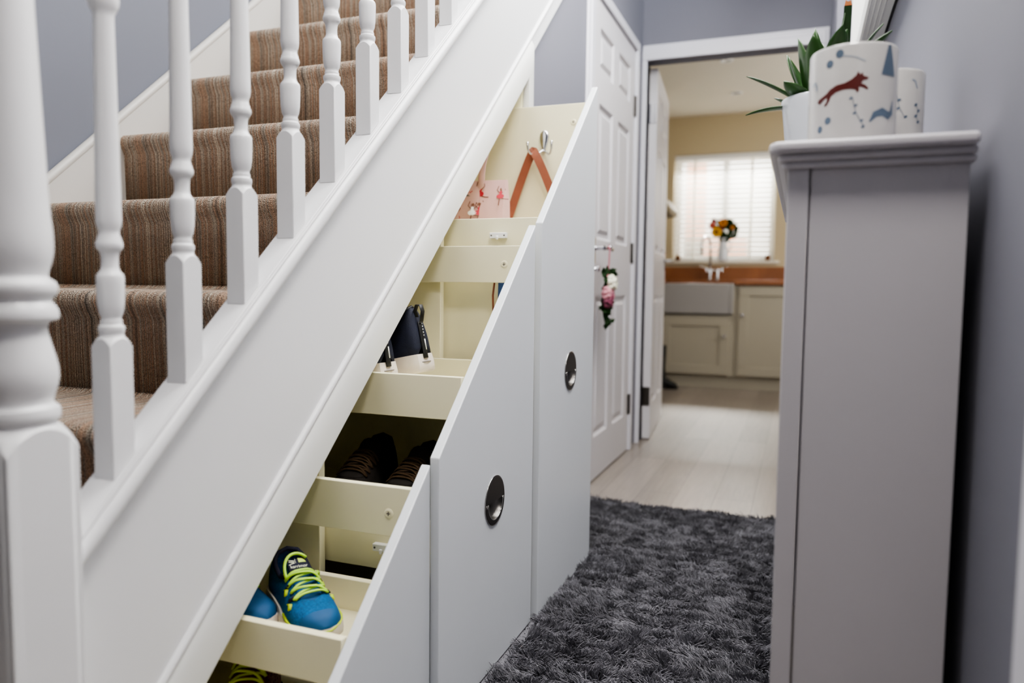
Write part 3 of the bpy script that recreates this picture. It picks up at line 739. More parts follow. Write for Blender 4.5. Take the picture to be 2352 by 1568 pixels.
# reading direction: seen from the toe
to.matrix_local = Matrix(((ex.x, ey.x, ez.x, pA.x), (ex.y, ey.y, ez.y, pA.y), (ex.z, ey.z, ez.z, pA.z), (0,0,0,1)))
if ez.z < 0:
    ex = -ex; ez = ex.cross(ey)
    to.matrix_local = Matrix(((ex.x, ey.x, ez.x, pA.x), (ex.y, ey.y, ez.y, pA.y), (ex.z, ey.z, ez.z, pA.z), (0,0,0,1)))
shoe('trainer', 'blue running trainer mostly hidden behind the stair trim, only its toe showing', 'trainer', 'blue running trainers', (-.795, .968, .239), (.95, -.30), .20, .080, .072, M['blue_l'], M['solew'], M['neon'], M['navy_d'], nlace=4, lace_r=.003)
# navy trainers with pull tabs
def navy(label, loc, dr, tilt):
    root, Sf, tg = shoe('trainer', label, 'trainer', 'navy trainers on the middle tray', loc, dr, .245, .088, .088, M['navy'], M['solew'], M['navy_d'], M['black'], tilt=tilt, sole=.034, nlace=3, high=1.22)
    p = Vector(Sf(.0, PI/2, .001))
    MB().tube([Vector(Sf(0, PI/2, .0015)).lerp(Vector((0, -.2465, .030)), q)+Vector((0, -.0015, 0)) for q in np.linspace(0, 1, 8)], .0085, 10, flat=.25, up=(0, -1, 0)).build('heel_strip', M['black'], root, smooth=True, world=False)
    MB().tube([p+Vector((0, .004, .012)), p+Vector((0, .006, .026)), p+Vector((0, -.002, .038)), p+Vector((0, -.012, .036)), p+Vector((0, -.014, .022)), p+Vector((0, -.006, .0))], .0075, 10, flat=.25, up=(0, 1, 0)).build('pull_tab', M['black'], root, smooth=True, world=False)
    mb = MB()
    mb.tube([Vector((.004, -.2492, .048)), Vector((.004, -.2492, .072))], .0022, 8, flat=.4, up=(0, -1, 0))
    for k in range(5): mb.ball((.004, -.2485, .080+.0065*k), .0016)
    mb.build('reflective_mark', M['grey'] if False else M['white'], root, smooth=True, world=False)
    MB().tube([(hx, hy, .022) for hx, hy in [(-.034, -.20), (-.033, -.225), (-.026, -.244), (0, -.2505), (.026, -.244), (.033, -.225), (.034, -.20)]], .0014, 6).build('sole_groove', M['grey'], root, smooth=True, world=False)
DN = Vector((-.99, .12))
navy('navy trainer with black pull tab at its heel, the more exposed of the two', (-.756-.238, 1.452+.03, .583), DN, math.radians(12))
navy('navy trainer tucked behind the stair trim, beside the more exposed one', (-.797-.238, 1.357+.03, .583), DN, math.radians(9))
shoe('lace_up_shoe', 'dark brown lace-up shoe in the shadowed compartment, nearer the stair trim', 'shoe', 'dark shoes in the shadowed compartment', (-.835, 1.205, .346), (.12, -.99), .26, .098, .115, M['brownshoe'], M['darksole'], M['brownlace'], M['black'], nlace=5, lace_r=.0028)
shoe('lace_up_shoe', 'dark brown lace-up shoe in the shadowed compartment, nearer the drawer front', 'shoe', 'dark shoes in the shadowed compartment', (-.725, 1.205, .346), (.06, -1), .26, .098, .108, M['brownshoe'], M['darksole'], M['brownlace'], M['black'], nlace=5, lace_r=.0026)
shoe('sparkly_shoe', 'red glitter shoe with yellow laces at the bottom of the nearest unit', 'shoe', None, (-.772, .862, .091), (.45, -.89), .20, .082, .125, M['glitter'], M['darksole'], M['neon_y'], M['black'], nlace=4, lace_r=.0028)

# ------------------------------------------------------------------ bag, strap, small blue thing
bg = thing('tote_bag', 'small pink oilcloth tote bag printed with dancers on the top shelf', 'bag', (-.86, 1.93, .916))
bx0, bx1, by, bz0, bz1 = -.96, -.762, 1.93, .917, 1.113
mb = MB(); rings = []
for z, th, dx in ((bz0, .03, 0), (bz0+.06, .034, .002), (bz0+.14, .022, .003), (bz1, .006, .004)):
    ring = []
    for k in range(24):
        q = k/24*4; s_ = int(q); t = q-s_
        a, b = [((bx0+.004-dx, -th), (bx1-.004+dx, -th)), ((bx1-.004+dx, -th), (bx1-.004+dx, th)), ((bx1-.004+dx, th), (bx0+.004-dx, th)), ((bx0+.004-dx, th), (bx0+.004-dx, -th))][s_]
        x = a[0]+(b[0]-a[0])*t; y = a[1]+(b[1]-a[1])*t
        ring.append((x, by+y*(1+.2*math.sin(x*60+z*40)), z))
    rings.append(ring)
mb.loft(rings); mb.build('body', M['pinkbag'], bg, smooth='auto', angle=60)
mb = MB(); hx = -.826
mb.tube([(hx-.008, by-.012, bz1-.03), (hx-.008, by-.010, bz1+.01), (hx-.006, by-.006, bz1+.045), (hx, by-.002, bz1+.068), (hx-.02, by, bz1+.076), (hx-.055, by, bz1+.07), (hx-.075, by-.004, bz1+.04), (hx-.08, by-.01, bz1-.03)], .0095, 10, flat=.22, up=(0, -1, 0))
mb.build('handle', M['pinkbag'], bg, smooth=True)
def bagfn(x, z): # sits just in front of the near face
    th = ip(z, [(bz0, .03), (bz0+.06, .034), (bz0+.14, .022), (bz1, .006)])
    return (x-bg.location.x, by-th*(1+.2*math.sin(x*60+z*40))-.0014-bg.location.y, z-bg.location.z)
def dancer(cx, cz, s_, tutu):
    poly_mesh([ell(cx, cz+.030*s_, .005*s_, .006*s_)], bagfn, 'printed_head', M['brownprint'], bg)
    poly_mesh([strip2([(cx-.004*s_, cz+.018*s_), (cx-.014*s_, cz+.028*s_), (cx-.010*s_, cz+.042*s_)], .0028*s_), strip2([(cx+.004*s_, cz+.018*s_), (cx+.014*s_, cz+.028*s_), (cx+.010*s_, cz+.042*s_)], .0028*s_), strip2([(cx-.001, cz), (cx-.002, cz-.026*s_)], .0035*s_), strip2([(cx+.003, cz), (cx+.018*s_, cz-.004*s_), (cx+.030*s_, cz-.005*s_)], .003*s_)], bagfn, 'printed_limbs', M['brownprint'], bg)
    poly_mesh([ell(cx, cz+.006*s_, .013*s_, .008*s_), ell(cx, cz+.018*s_, .005*s_, .008*s_)], bagfn, 'printed_tutu', tutu, bg)
dancer(-.853, 1.018, .9, M['white']); dancer(-.834, 1.019, .9, M['ribbon2']); dancer(-.836, 1.070, .95, M['ribbon2']); dancer(-.905, 1.005, 1.1, M['ribbon2']); dancer(-.773, 1.062, .8, M['ribbon2'])
poly_mesh([[(-.895, 1.070), (-.848, 1.070), (-.848, 1.095), (-.895, 1.095)]], bagfn, 'brand_tag', M['grey'], bg)
bt = bg.children[-1]
poly_mesh([strip2([(-.889+.004*k, 1.082+(.003 if k % 2 else -.002)) for k in range(9)], .003)], lambda x, z: tuple(Vector(bagfn(x, z))+Vector((0, -.0008, 0))), 'tag_script', M['ribbon2'], bg)

def ribbon(name, m, pts, w, parent, wdir, th=.0016):
    mb = MB(); rings = []
    for p, wd in zip(pts, wdir):
        p = Vector(p); wd = Vector(wd).normalized()*w/2
        rings.append([tuple(p-wd), tuple(p+wd)])
    mb.loft(rings, closed=False); return mb.build(name, m, parent, smooth=False, solid=th, soff=0)
sp = thing('leather_strap', 'tan leather bag strap looped over the coat hook', 'strap', (-.745, 2.08, 1.22))
def bez(P, n=24):
    out = []
    P = [Vector(p) for p in P]
    for q in np.linspace(0, 1, n):
        pts = P[:]
        while len(pts) > 1: pts = [a.lerp(b, q) for a, b in zip(pts, pts[1:])]
        out.append(pts[0])
    return out
top = Vector((-.7435, 2.086, 1.2165))
left = bez([top+Vector((0, .002, .002)), (-.752, 2.09, 1.212), (-.80, 2.098, 1.10), (-.785, 2.10, 1.12), (-.835, 2.09, 1.00), (-.845, 2.085, .93)], 26)
right = bez([top+Vector((0, .002, .002)), (-.738, 2.078, 1.217), (-.722, 2.074, 1.185), (-.70, 2.085, 1.15), (-.694, 2.09, 1.10), (-.665, 2.095, 1.06), (-.64, 2.095, .95)], 26)
pts = left[::-1]+right[1:]
wd = []
for i, p in enumerate(pts):
    tg_ = (pts[min(i+1, len(pts)-1)]-pts[max(i-1, 0)]).normalized()
    t = i/(len(pts)-1); face = Vector((.30 if t < .5 else .1, -.95, .15))
    w_ = tg_.cross(face)
    if wd and w_.dot(wd[-1]) < 0: w_ = -w_
    wd.append(w_)
ribbon('strap_band', M['leather'], pts, .024, sp, wd, .003)
bl = thing('cloth_pouch', 'blue cloth pouch with brown cord hanging behind the middle unit rail', 'pouch', (-.655, 1.662, .75))
MB().loft([[(-.655+r*math.cos(2*PI*k/16), 1.6615+min(r*.35, .012)*math.sin(2*PI*k/16), z) for k in range(16)] for r, z in ((.002, .755), (.016, .76), (.022, .79), (.021, .84), (.012, .87), (.008, .885))]).build('pouch_body', M['blueitem'], bl, smooth=True)
MB().tube([(-.685, 1.655, .74), (-.686, 1.653, .80), (-.680, 1.655, .86), (-.66, 1.66, .888)], .0026, 8).build('cord', M['leather'], bl, smooth=True)

# ------------------------------------------------------------------ shoe cabinet and what stands on it
XC0, XC1, YC0, YC1, ZC = -.0215, .1855, 1.05, 2.06, .975
cb = thing('shoe_cabinet', 'tall slim white shoe cabinet with moulded top against the right wall', 'cabinet', (.08, 1.55, 0))
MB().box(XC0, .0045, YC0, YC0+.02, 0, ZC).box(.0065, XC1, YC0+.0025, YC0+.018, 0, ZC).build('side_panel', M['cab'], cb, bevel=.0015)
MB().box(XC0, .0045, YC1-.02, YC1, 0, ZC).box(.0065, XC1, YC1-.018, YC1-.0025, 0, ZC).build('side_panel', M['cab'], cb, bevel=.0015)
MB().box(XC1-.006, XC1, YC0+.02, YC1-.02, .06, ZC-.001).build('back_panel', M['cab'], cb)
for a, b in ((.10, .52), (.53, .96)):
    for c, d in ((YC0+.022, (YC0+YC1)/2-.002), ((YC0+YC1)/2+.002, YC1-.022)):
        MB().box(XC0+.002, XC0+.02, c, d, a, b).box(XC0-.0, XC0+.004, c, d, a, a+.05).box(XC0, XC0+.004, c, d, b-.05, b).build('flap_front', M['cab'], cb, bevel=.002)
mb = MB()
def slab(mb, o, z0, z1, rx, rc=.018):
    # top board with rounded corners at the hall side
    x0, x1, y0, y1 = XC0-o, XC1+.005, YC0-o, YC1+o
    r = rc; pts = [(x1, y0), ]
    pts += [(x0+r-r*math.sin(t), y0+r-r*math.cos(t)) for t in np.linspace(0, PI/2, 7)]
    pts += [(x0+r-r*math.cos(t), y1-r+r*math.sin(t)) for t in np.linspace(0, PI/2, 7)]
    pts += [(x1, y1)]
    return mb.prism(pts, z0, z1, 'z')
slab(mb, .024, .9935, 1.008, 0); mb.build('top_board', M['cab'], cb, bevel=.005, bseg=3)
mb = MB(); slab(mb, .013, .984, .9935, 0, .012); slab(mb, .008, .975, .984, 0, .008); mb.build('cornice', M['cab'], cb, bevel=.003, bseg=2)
ZT = 1.0085
def mug(label, loc, R, Hh, rot=0):
    root = thing('printed_pot', label, 'pot', loc, 'printed ceramic pots on the shoe cabinet')
    t = .0035
    MB().lathe([(R*.93, 0), (R*.99, .004), (R, .012), (R, Hh-.004), (R-.001, Hh-.001), (R-t*.5, Hh), (R-t+.0005, Hh-.001), (R-t, Hh-.004), (R-t, .008), (.001, .006)], (0,0,0), 64, caps=True).build('body', M['mug'], root, smooth='auto', angle=40, world=False)
    return root, (lambda u, v: ((R+.0004)*math.sin(u/R), -(R+.0004)*math.cos(u/R), v))
g1, fn = mug('large cream pot printed with a leaping brown fox, nearest on the cabinet', (.0565, 1.165, ZT), .0565, .139)
def fox(root, fn, ox, oz, s_):
    P = lambda pts: [(ox+x*s_, oz+z*s_) for x, z in pts]
    body = P([(-.30,-.04),(-.22,.04),(-.10,.10),(.05,.12),(.16,.17),(.24,.24),(.27,.31),(.31,.25),(.35,.29),(.36,.23),(.46,.19),(.44,.16),(.36,.14),(.33,.09),(.40,.06),(.46,.00),(.44,-.03),(.37,.01),(.29,.03),(.30,-.04),(.26,-.08),(.24,-.02),(.16,.0),(.03,.0),(-.10,-.03),(-.19,-.09),(-.22,-.17),(-.28,-.25),(-.33,-.24),(-.27,-.16),(-.27,-.10),(-.33,-.12),(-.42,-.19),(-.47,-.17),(-.40,-.09)])
    poly_mesh([body], fn, 'fox_print', M['fox'], root, .005)
    tail = P([(-.28,-.02),(-.36,-.06),(-.46,-.10),(-.50,-.16),(-.44,-.16),(-.34,-.12),(-.26,-.08)])
    poly_mesh([tail], fn, 'fox_tail_print', M['fox'], root, .005)
fox(g1, fn, -.016, .078, .072)
def sprig(root, fn, pts, r=.0022):
    polys = [strip2(pts, .0008)]
    for i, (x, z) in enumerate(pts):
        polys.append(ell(x+.002*(1 if i % 2 else -1), z, r, r*.6, .6, 10))
    poly_mesh(polys, fn, 'sprig_print', M['slate'], root, .004)
poly_mesh([ell(-.020, .126, .0052, .0056), ell(-.033, .115, .005, .0052)], fn, 'berry_print', M['slate'], g1, .004)
poly_mesh([strip2([(-.016, .123), (.0, .119), (.012, .113)], .0014)], fn, 'twig_print', M['slate_l'], g1, .004)
poly_mesh([ell(-.033, .040, .0046, .005), ell(-.045, .030, .0042, .005)], fn, 'berry_print', M['slate'], g1, .004)
poly_mesh([[(.044, .136), (.049, .136), (.060, .096), (.034, .096)]], fn, 'tree_print', M['slate'], g1, .005)
sprig(g1, fn, [(-.002, .066), (.0, .056), (.003, .046), (.008, .036), (.014, .028)], .0026)
poly_mesh([strip2([(.020, .034), (.027, .044), (.038, .048), (.048, .044), (.055, .048), (.057, .064)], [.002, .008, .011, .011, .008, .002])], fn, 'hare_print', M['slate'], g1, .005)
poly_mesh([strip2([(-.064, .092), (-.058, .096), (-.054, .090), (-.054, .084)], .004)], fn, 'leaf_print', M['slate_l'], g1, .005)
g2, fn = mug('small cream pot printed with slate sprigs, behind the fox pot by the wall', (.113, 1.285, ZT), .049, .134)
sprig(g2, fn, [(.006, .100), (.008, .088), (.011, .076), (.018, .064)], .003)
sprig(g2, fn, [(.038, .082), (.040, .074), (.039, .066), (.040, .058)], .0035)
poly_mesh([strip2([(.028, .118), (.034, .115), (.037, .106)], .003)], fn, 'leaf_print', M['slate_l'], g2, .005)
sprig(g2, fn, [(-.035, .08), (-.032, .06), (-.03, .04)], .003)
# potted plant
pp = thing('plant_pot', 'glossy white tapered plant pot at the front edge of the cabinet', 'plant pot', (.02, 1.40, ZT))
MB().lathe([(.046, 0), (.049, .003), (.062, .120), (.064, .128), (.0635, .134), (.061, .136), (.058, .132), (.056, .118), (.001, .112)], (0,0,0), 56).build('pot_body', M['pot'], pp, smooth='auto', angle=40, world=False)
MB().lathe([(.0555, .117), (.03, .121), (.001, .122)], (0,0,0), 24).build('soil', M['darksole'], pp, smooth=True, world=False)
pl = thing('strap_leaf_plant', 'green strap-leaved plant growing in the white pot', 'plant', (.02, 1.40, ZT+.12))
rnd = random.Random(3)
def leaf(mb, az, elev, L_, w, bend, base=(0, 0, 0), fold=.25):
    pts = []; p = Vector(base); e = elev
    d = Vector((math.cos(az), math.sin(az), 0)); side = Vector((-math.sin(az), math.cos(az), 0)); n = 10
    rings = []
    for i in range(n+1):
        t = i/n; ww = 1.3*w*(.55+1.1*t)*(1-t**2.6)*.9+.0004
        up = Vector((-d.x*math.sin(e), -d.y*math.sin(e), math.cos(e)))
        rings.append([tuple(p-side*ww+up*ww*fold), tuple(p-side*ww*.5+up*ww*fold*.35), tuple(p), tuple(p+side*ww*.5+up*ww*fold*.35), tuple(p+side*ww+up*ww*fold)])
        p = p+(d*math.cos(e)+Vector((0, 0, 1))*math.sin(e))*L_/n; e += bend/n
    mb.loft(rings, closed=False)
mb = MB()
leaves = [(PI*.98, .62, .125, .012, -.15), (PI*1.02, .12, .105, .011, -.35), (PI*1.1, 1.25, .120, .021, .25), (PI*1.25, .35, .075, .018, .3), (PI*.8, 1.0, .12, .014, .2),
          (PI*1.4, 1.30, .115, .019, -.1), (PI*.6, 1.35, .15, .013, .1), (PI*1.6, 1.1, .13, .018, -.2), (0, 1.2, .15, .014, -.3), (.5, .9, .14, .014, -.3), (-.5, 1.0, .14, .015, -.4), (PI*.5, 1.1, .15, .014, 0), (PI*.98, 1.05, .10, .014, .3), (.1, 1.45, .17, .015, .05), (-.9, 1.25, .12, .016, 0), (PI*.9, .2, .07, .016, .5)]
for az, el, L_, w, b in leaves:
    leaf(mb, az, el, L_, w, b, (.018*math.cos(az), .018*math.sin(az), 0))
mb.build('foliage', M['leaf'], pl, smooth=True, world=False, solid=.0014)
MB().prism([(.026, 0), (.040, 0), (.042, .165), (.036, .172), (.030, .165)], -.003, .003, 'y').build('cut_stem', M['leaf_d'], pl, world=False)
MB().prism([(.030, .165), (.042, .165), (.040, .173), (.036, .171), (.032, .174)], -.0034, .0034, 'y').build('dry_tip', mat('dry_leaf_tip', S(176,104,52), .7), pl, world=False)

# window in the right wall: deep white frame standing proud of the plaster
w2 = thing('window_2', 'white deep framed window high in the right wall above the cabinet', 'window', (.18, 2.35, 2.0), kind='structure')
XM, XB, Y0, Y1, Z0, Z1 = .136, .200, 1.35, 3.09, 1.57, 2.75
mb = MB()
for (a, b, c, d) in ((Y0, Y1, Z0, Z0+.05), (Y0, Y1, Z1-.05, Z1), (Y0, Y0+.05, Z0, Z1), (Y1-.05, Y1, Z0, Z1)):
    mb.box(XM, XB, a, b, c, d)
for k in range(4):
    x = XM+.004+.012*k; mb.box(x, x+.005, Y0+.002, Y1-.002, Z0-.0025, Z0+.002)
mb.build('frame', M['paint_smooth'], w2, bevel=.002)
MB().box(.188, .192, Y0+.05, Y1-.05, Z0+.05, Z1-.05).build('pane', M['glass'], w2)
mb = MB()
for (a, b, c, d) in ((Y0+.004, Y1-.004, Z0-.001, Z0+.045), (Y0+.004, Y1-.004, Z1-.045, Z1-.001), (Y0+.004, Y0+.045, Z0, Z1), (Y1-.045, Y1-.004, Z0, Z1)): mb.box(XB, XR-.0005, a, b, c, d)
mb.build('dark_strip', M['black'], w2)  # dark strip filling the gap between frame and wall

# ------------------------------------------------------------------ rug
rg = thing('shag_rug', 'charcoal grey shaggy rug on the hall floor', 'rug', (-.37, 1.75, 0))
RX0, RX1, RY0, RY1 = -.735, -.030, .78, 2.705
MB().box(RX0, RX1, RY0, RY1, .001, .010).build('backing', M['rugbase'], rg, bevel=.003)
N = 120000
px = np.random.uniform(RX0, RX1, N); py = np.random.uniform(RY0, RY1, N)
keep = np.hypot(np.maximum(0, px-(RX1-.03)), np.maximum(0, py-(RY1-.03))) < .03
px, py = px[keep], py[keep]; N = len(px)
def vnoise(x, y, s_, seed):
    r = np.random.RandomState(seed); G = r.uniform(-1, 1, (64, 64))
    X, Y = x*s_+13.7, y*s_+7.1; i, j = np.floor(X).astype(int), np.floor(Y).astype(int); fx, fy = X-i, Y-j
    fx = fx*fx*(3-2*fx); fy = fy*fy*(3-2*fy); g = lambda a, b: G[a % 64, b % 64]
    return (g(i, j)*(1-fx)+g(i+1, j)*fx)*(1-fy)+(g(i, j+1)*(1-fx)+g(i+1, j+1)*fx)*fy
wave = np.sin(py*2*PI/.055+2.2*vnoise(px, py, 7, 1)+1.2*vnoise(px, py, 22, 5))
ang = 1.1*vnoise(px, py, 5, 2)+1.6*vnoise(px, py, 34, 3)-PI/2+np.random.normal(0, .55, N)
lean_ = .55+.18*vnoise(px, py, 8, 4)+.30*vnoise(px, py, 40, 9)+.22*wave+np.random.normal(0, .12, N)
ln = .034+.005*vnoise(px, py, 30, 6)+np.random.normal(0, .003, N)
under = (px < -.56) & (py < 2.17)
K = 5; P = np.zeros((N, K, 3), np.float32)
P[:, 0] = np.stack([px, py, np.full(N, .009)], 1)
el = np.clip(1.35-.25*lean_, .3, 1.5); seg = ln/(K-1)
for k in range(1, K):
    P[:, k, 0] = P[:, k-1, 0]+np.cos(ang)*np.cos(el)*seg
    P[:, k, 1] = P[:, k-1, 1]+np.sin(ang)*np.cos(el)*seg
    P[:, k, 2] = P[:, k-1, 2]+np.sin(el)*seg
    el = el-np.clip(lean_, .1, 1.2)*.42; ang = ang+np.random.normal(0, .22, N)
P[:, :, 2] = np.maximum(P[:, :, 2], .008)
u_m = under
P[u_m, :, 2] = np.minimum(P[u_m, :, 2], .0165)
hc = bpy.data.hair_curves.new('pile'); hc.add_curves([K]*N)
loc = np.array(rg.location, np.float32)
hc.attributes['position'].data.foreach_set('vector', (P-loc).reshape(-1))
ra = hc.attributes.get('radius') or hc.attributes.new('radius', 'FLOAT', 'POINT')
ra.data.foreach_set('value', np.tile(np.array([.0012, .0012, .0011, .0009, .0004], np.float32), N))
hc.materials.append(M['hair'])
ho = bpy.data.objects.new('pile', hc); COL.objects.link(ho); ho.parent = rg; ho['kind'] = 'stuff'

# ------------------------------------------------------------------ flower posy on the cupboard door
ps = thing('hanging_posy', 'small posy of ivory and mauve flowers hanging by a pink ribbon from the door handle', 'flowers', (-.748, 3.02, .98))
ribbon('ribbon', M['ribbon'], [(-.740, 3.015, .998), (-.736, 3.015, .985), (-.738, 3.016, .93), (-.742, 3.015, .88), (-.745, 3.015, .84)], .022, ps, [(0, 1, 0)]*5, .001)
def rose(mb, c, r, seed):
    rr = random.Random(seed)
    mb.ball(c, r*.62, 12, 8)
    for lay, n_, q, sz in ((0, 5, .42, .42), (1, 7, .72, .42)):
        for k in range(n_):
            a = 2*PI*k/n_+lay*.4+rr.uniform(-.2, .2)
            mb.ball((c[0]+r*(.42-.35*lay), c[1]+r*q*math.cos(a), c[2]+r*q*math.sin(a)), r*sz, 9, 6, (1, .9, .9))
    return mb
mb = MB(); rose(mb, (-.735, 3.03, .842), .036, 1); mb.build('ivory_rose', M['rose_w'], ps, smooth=True)
for yy, zz, mm in ((2.965, .800, 'rose_p'), (3.03, .796, 'rose_p'), (2.975, .768, 'rose_m'), (3.015, .764, 'rose_m'), (2.995, .782, 'rose_m')):
    mb = MB(); rose(mb, (-.742+random.uniform(0, .012), yy, zz), .029, int(yy*100)); mb.build('small_rose', M[mm], ps, smooth=True)
mb = MB()
for k in range(70):
    a = rnd.uniform(0, 2*PI); cy, cz = (3.05, .875) if k < 22 else ((2.985, .737) if k < 52 else ((2.965, .85) if k < 60 else (3.015, .70)))
    b = Vector((-.755+rnd.uniform(0, .02), cy+rnd.uniform(-.02, .02), cz+rnd.uniform(-.025, .025))); d = Vector((rnd.uniform(-.2, .9), math.cos(a), math.sin(a))).normalized()*rnd.uniform(.028, .045); s_ = d.cross(Vector((.4, -.9, rnd.uniform(-.3, .3)))).normalized()*.010
    mb.add([tuple(b), tuple(b+d*.5+s_), tuple(b+d), tuple(b+d*.5-s_)], [(0, 1, 2, 3)])
mb.tube([(-.752, 3.01, .86), (-.75, 3.012, .78), (-.752, 3.015, .69)], .004, 6)
mb.build('foliage', M['leaf_d'], ps)

# ------------------------------------------------------------------ kitchen
YF = 6.42
def shaker(root, x0, x1, z0, z1, y, fr=.075):
    mb = MB().box(x0, x1, y-.008, y+.012, z0, z1)
    for (a, b, c, d) in ((x0, x1, z0, z0+fr), (x0, x1, z1-fr, z1), (x0, x0+fr, z0+fr, z1-fr), (x1-fr, x1, z0+fr, z1-fr)): mb.box(a, b, y-.020, y-.007, c, d)
    return mb.build('door', M['kunit'], root, bevel=.003)
def knob(parent, x, y, z): MB().lathe([(.007, 0), (.006, -.014), (.015, -.018), (.017, -.026), (.012, -.033), (.001, -.035)], (x, y, z), 18, axis='y').build('knob', M['chrome'], parent, smooth='auto')
uS = thing('sink_cabinet', 'cream kitchen cabinet under the butler sink', 'kitchen cabinet', (-.8, 6.6, 0), 'cream kitchen base cabinets')
MB().box(-1.14, -.50, YF, yb-.03, .105, .615).box(-.522, -.50, YF, yb-.03, .615, .866).build('carcass', M['kunit'], uS, bevel=.002)
d = shaker(uS, -1.10, -.545, .118, .597, YF); knob(d, -.581, YF-.020, .441)
uR = thing('base_cabinet', 'cream kitchen cabinet to the right of the sink', 'kitchen cabinet', (-.2, 6.6, 0), 'cream kitchen base cabinets')
MB().box(-.498, .15, YF, yb-.03, .105, .866).build('carcass', M['kunit'], uR, bevel=.002)
d = shaker(uR, -.472, .13, .118, .852, YF); knob(d, -.444, YF-.020, .618)
tag(MB().box(-2.2, .9, YF+.03, YF+.05, 0, .104).build('cabinet_plinth', M['kunit'], bevel=.002), 'cream plinth board along the foot of the kitchen cabinets', 'plinth')
sk = MB().box(-1.125, -1.095, 6.385, 6.82, .625, .878).box(-.548, -.518, 6.385, 6.82, .625, .878).box(-1.095, -.548, 6.385, 6.415, .625, .878).box(-1.095, -.548, 6.79, 6.82, .625, .878).box(-1.095, -.548, 6.415, 6.79, .625, .65).build('butler_sink', M['sink'], bevel=.008, bseg=3)
tag(sk, 'white ceramic butler sink below the kitchen window', 'sink')
wt = thing('oak_worktop', 'oiled oak kitchen worktop with upstand behind the sink', 'worktop', (-.6, 6.7, .87))
MB().box(-.512, .9, 6.385, yb-.022, .868, .908).box(-2.2, -1.132, 6.385, yb-.022, .868, .908).box(-1.132, -.512, 6.825, yb-.022, .868, .908).build('board', M['oak'], wt, bevel=.004)
MB().box(-2.2, .9, yb-.022, yb-.001, .868, 1.03).build('upstand', M['oak'], wt, bevel=.003)
tp = thing('bridge_tap', 'tall chrome swan neck tap behind the sink', 'tap', (-.79, 6.875, .908))
MB().lathe([(.026, 0), (.026, .008), (.014, .014), (.013, .10)], (-.765, 6.875, .908), 18).lathe([(.026, 0), (.026, .008), (.014, .014), (.013, .10)], (-.70, 6.875, .908), 18).tube([(-.77, 6.875, .995), (-.695, 6.875, .995)], .012, 12).build('body', M['chrome'], tp, smooth='auto')
MB().tube([(-.765, 6.875, 1.0), (-.765, 6.875, 1.2), (-.768, 6.87, 1.25), (-.785, 6.85, 1.285), (-.806, 6.82, 1.29), (-.822, 6.79, 1.265), (-.827, 6.775, 1.22), (-.828, 6.772, 1.13)], .011, 14).build('spout', M['chrome'], tp, smooth=True)
for x, dx in ((-.795, -.05), (-.665, .05)): MB().lathe([(.013, 0), (.013, .03), (.009, .035)], (x, 6.875, .985), 14).tube([(x, 6.875, 1.015), (x+dx, 6.86, 1.03)], .006, 10).ball((x+dx, 6.86, 1.03), .009).build('lever', M['chrome'], tp, smooth='auto')
vs_ = thing('white_jug', 'white ceramic jug of flowers on the kitchen windowsill', 'jug', (-.665, 6.955, 1.0855))
MB().lathe([(.034, 0), (.043, .006), (.047, .05), (.042, .11), (.033, .155), (.032, .175), (.040, .20), (.038, .20), (.029, .175), (.001, .16)], (0,0,0), 28).build('jug_body', M['pot'], vs_, smooth='auto', world=False)
MB().tube([(.031, 0, .17), (.06, 0, .165), (.068, 0, .12), (.043, 0, .07)], .006, 10).build('handle', M['pot'], vs_, smooth=True, world=False)
def daisy(name, label, c, r, petal, centre, n_=16, cat='flower'):
    t = thing(name, label, cat, c, 'cut flowers in the white jug'); mb = MB()
    for k in range(n_):
        a = 2*PI*k/n_; b = 2*PI/n_*.48
        for lay in (0, 1):
            aa = a+lay*b; rr = r*(1-.12*lay)
            mb.add([(.3*r*math.cos(aa-b), -.004-.003*lay, .3*r*math.sin(aa-b)), (rr*.75*math.cos(aa-b), -.012-.003*lay, rr*.75*math.sin(aa-b)), (rr*math.cos(aa), -.006, rr*math.sin(aa)), (rr*.75*math.cos(aa+b), -.012-.003*lay, rr*.75*math.sin(aa+b)), (.3*r*math.cos(aa+b), -.004-.003*lay, .3*r*math.sin(aa+b))], [(0, 1, 2, 3, 4)])
    mb.build('petals', petal, t, world=False)
    MB().ball((0, -.010, 0), r*.33, sc=(1, .5, 1)).build('flower_centre', centre, t, smooth=True, world=False)
    MB().tube([(0, 0, 0), ((-.665-c[0])*.5, .012, (1.27-c[2])*.5), ((-.665-c[0])*.95, .008, 1.262-c[2])], .003, 6).build('stem', M['leaf_d'], t, world=False)
    return t
daisy('sunflower', 'large yellow sunflower low in the jug', (-.722, 6.90, 1.335), .052, M['flower_y'], M['flower_c'])
daisy('orange_flower', 'orange flower at the top of the jug', (-.668, 6.92, 1.42), .040, M['flower_o'], M['flower_c'])
daisy('orange_flower', 'small orange flower at the right of the bunch', (-.588, 6.92, 1.375), .020, M['flower_o'], M['flower_c'], 10)
daisy('coral_flower', 'coral flower above the sunflower', (-.762, 6.92, 1.395), .032, M['flower_p'], M['flower_r'], 14)
daisy('dark_red_flower', 'dark red flower at the upper left of the bunch', (-.748, 6.93, 1.435), .028, M['flower_r'], M['flower_r'], 12)
daisy('dark_red_flower', 'dark red flower beside the sunflower', (-.686, 6.91, 1.365), .028, M['flower_r'], M['flower_r'], 12)
fl = thing('leafy_sprig', 'green leafy filler in the white jug', 'foliage', (-.65, 6.945, 1.30)); mb = MB()
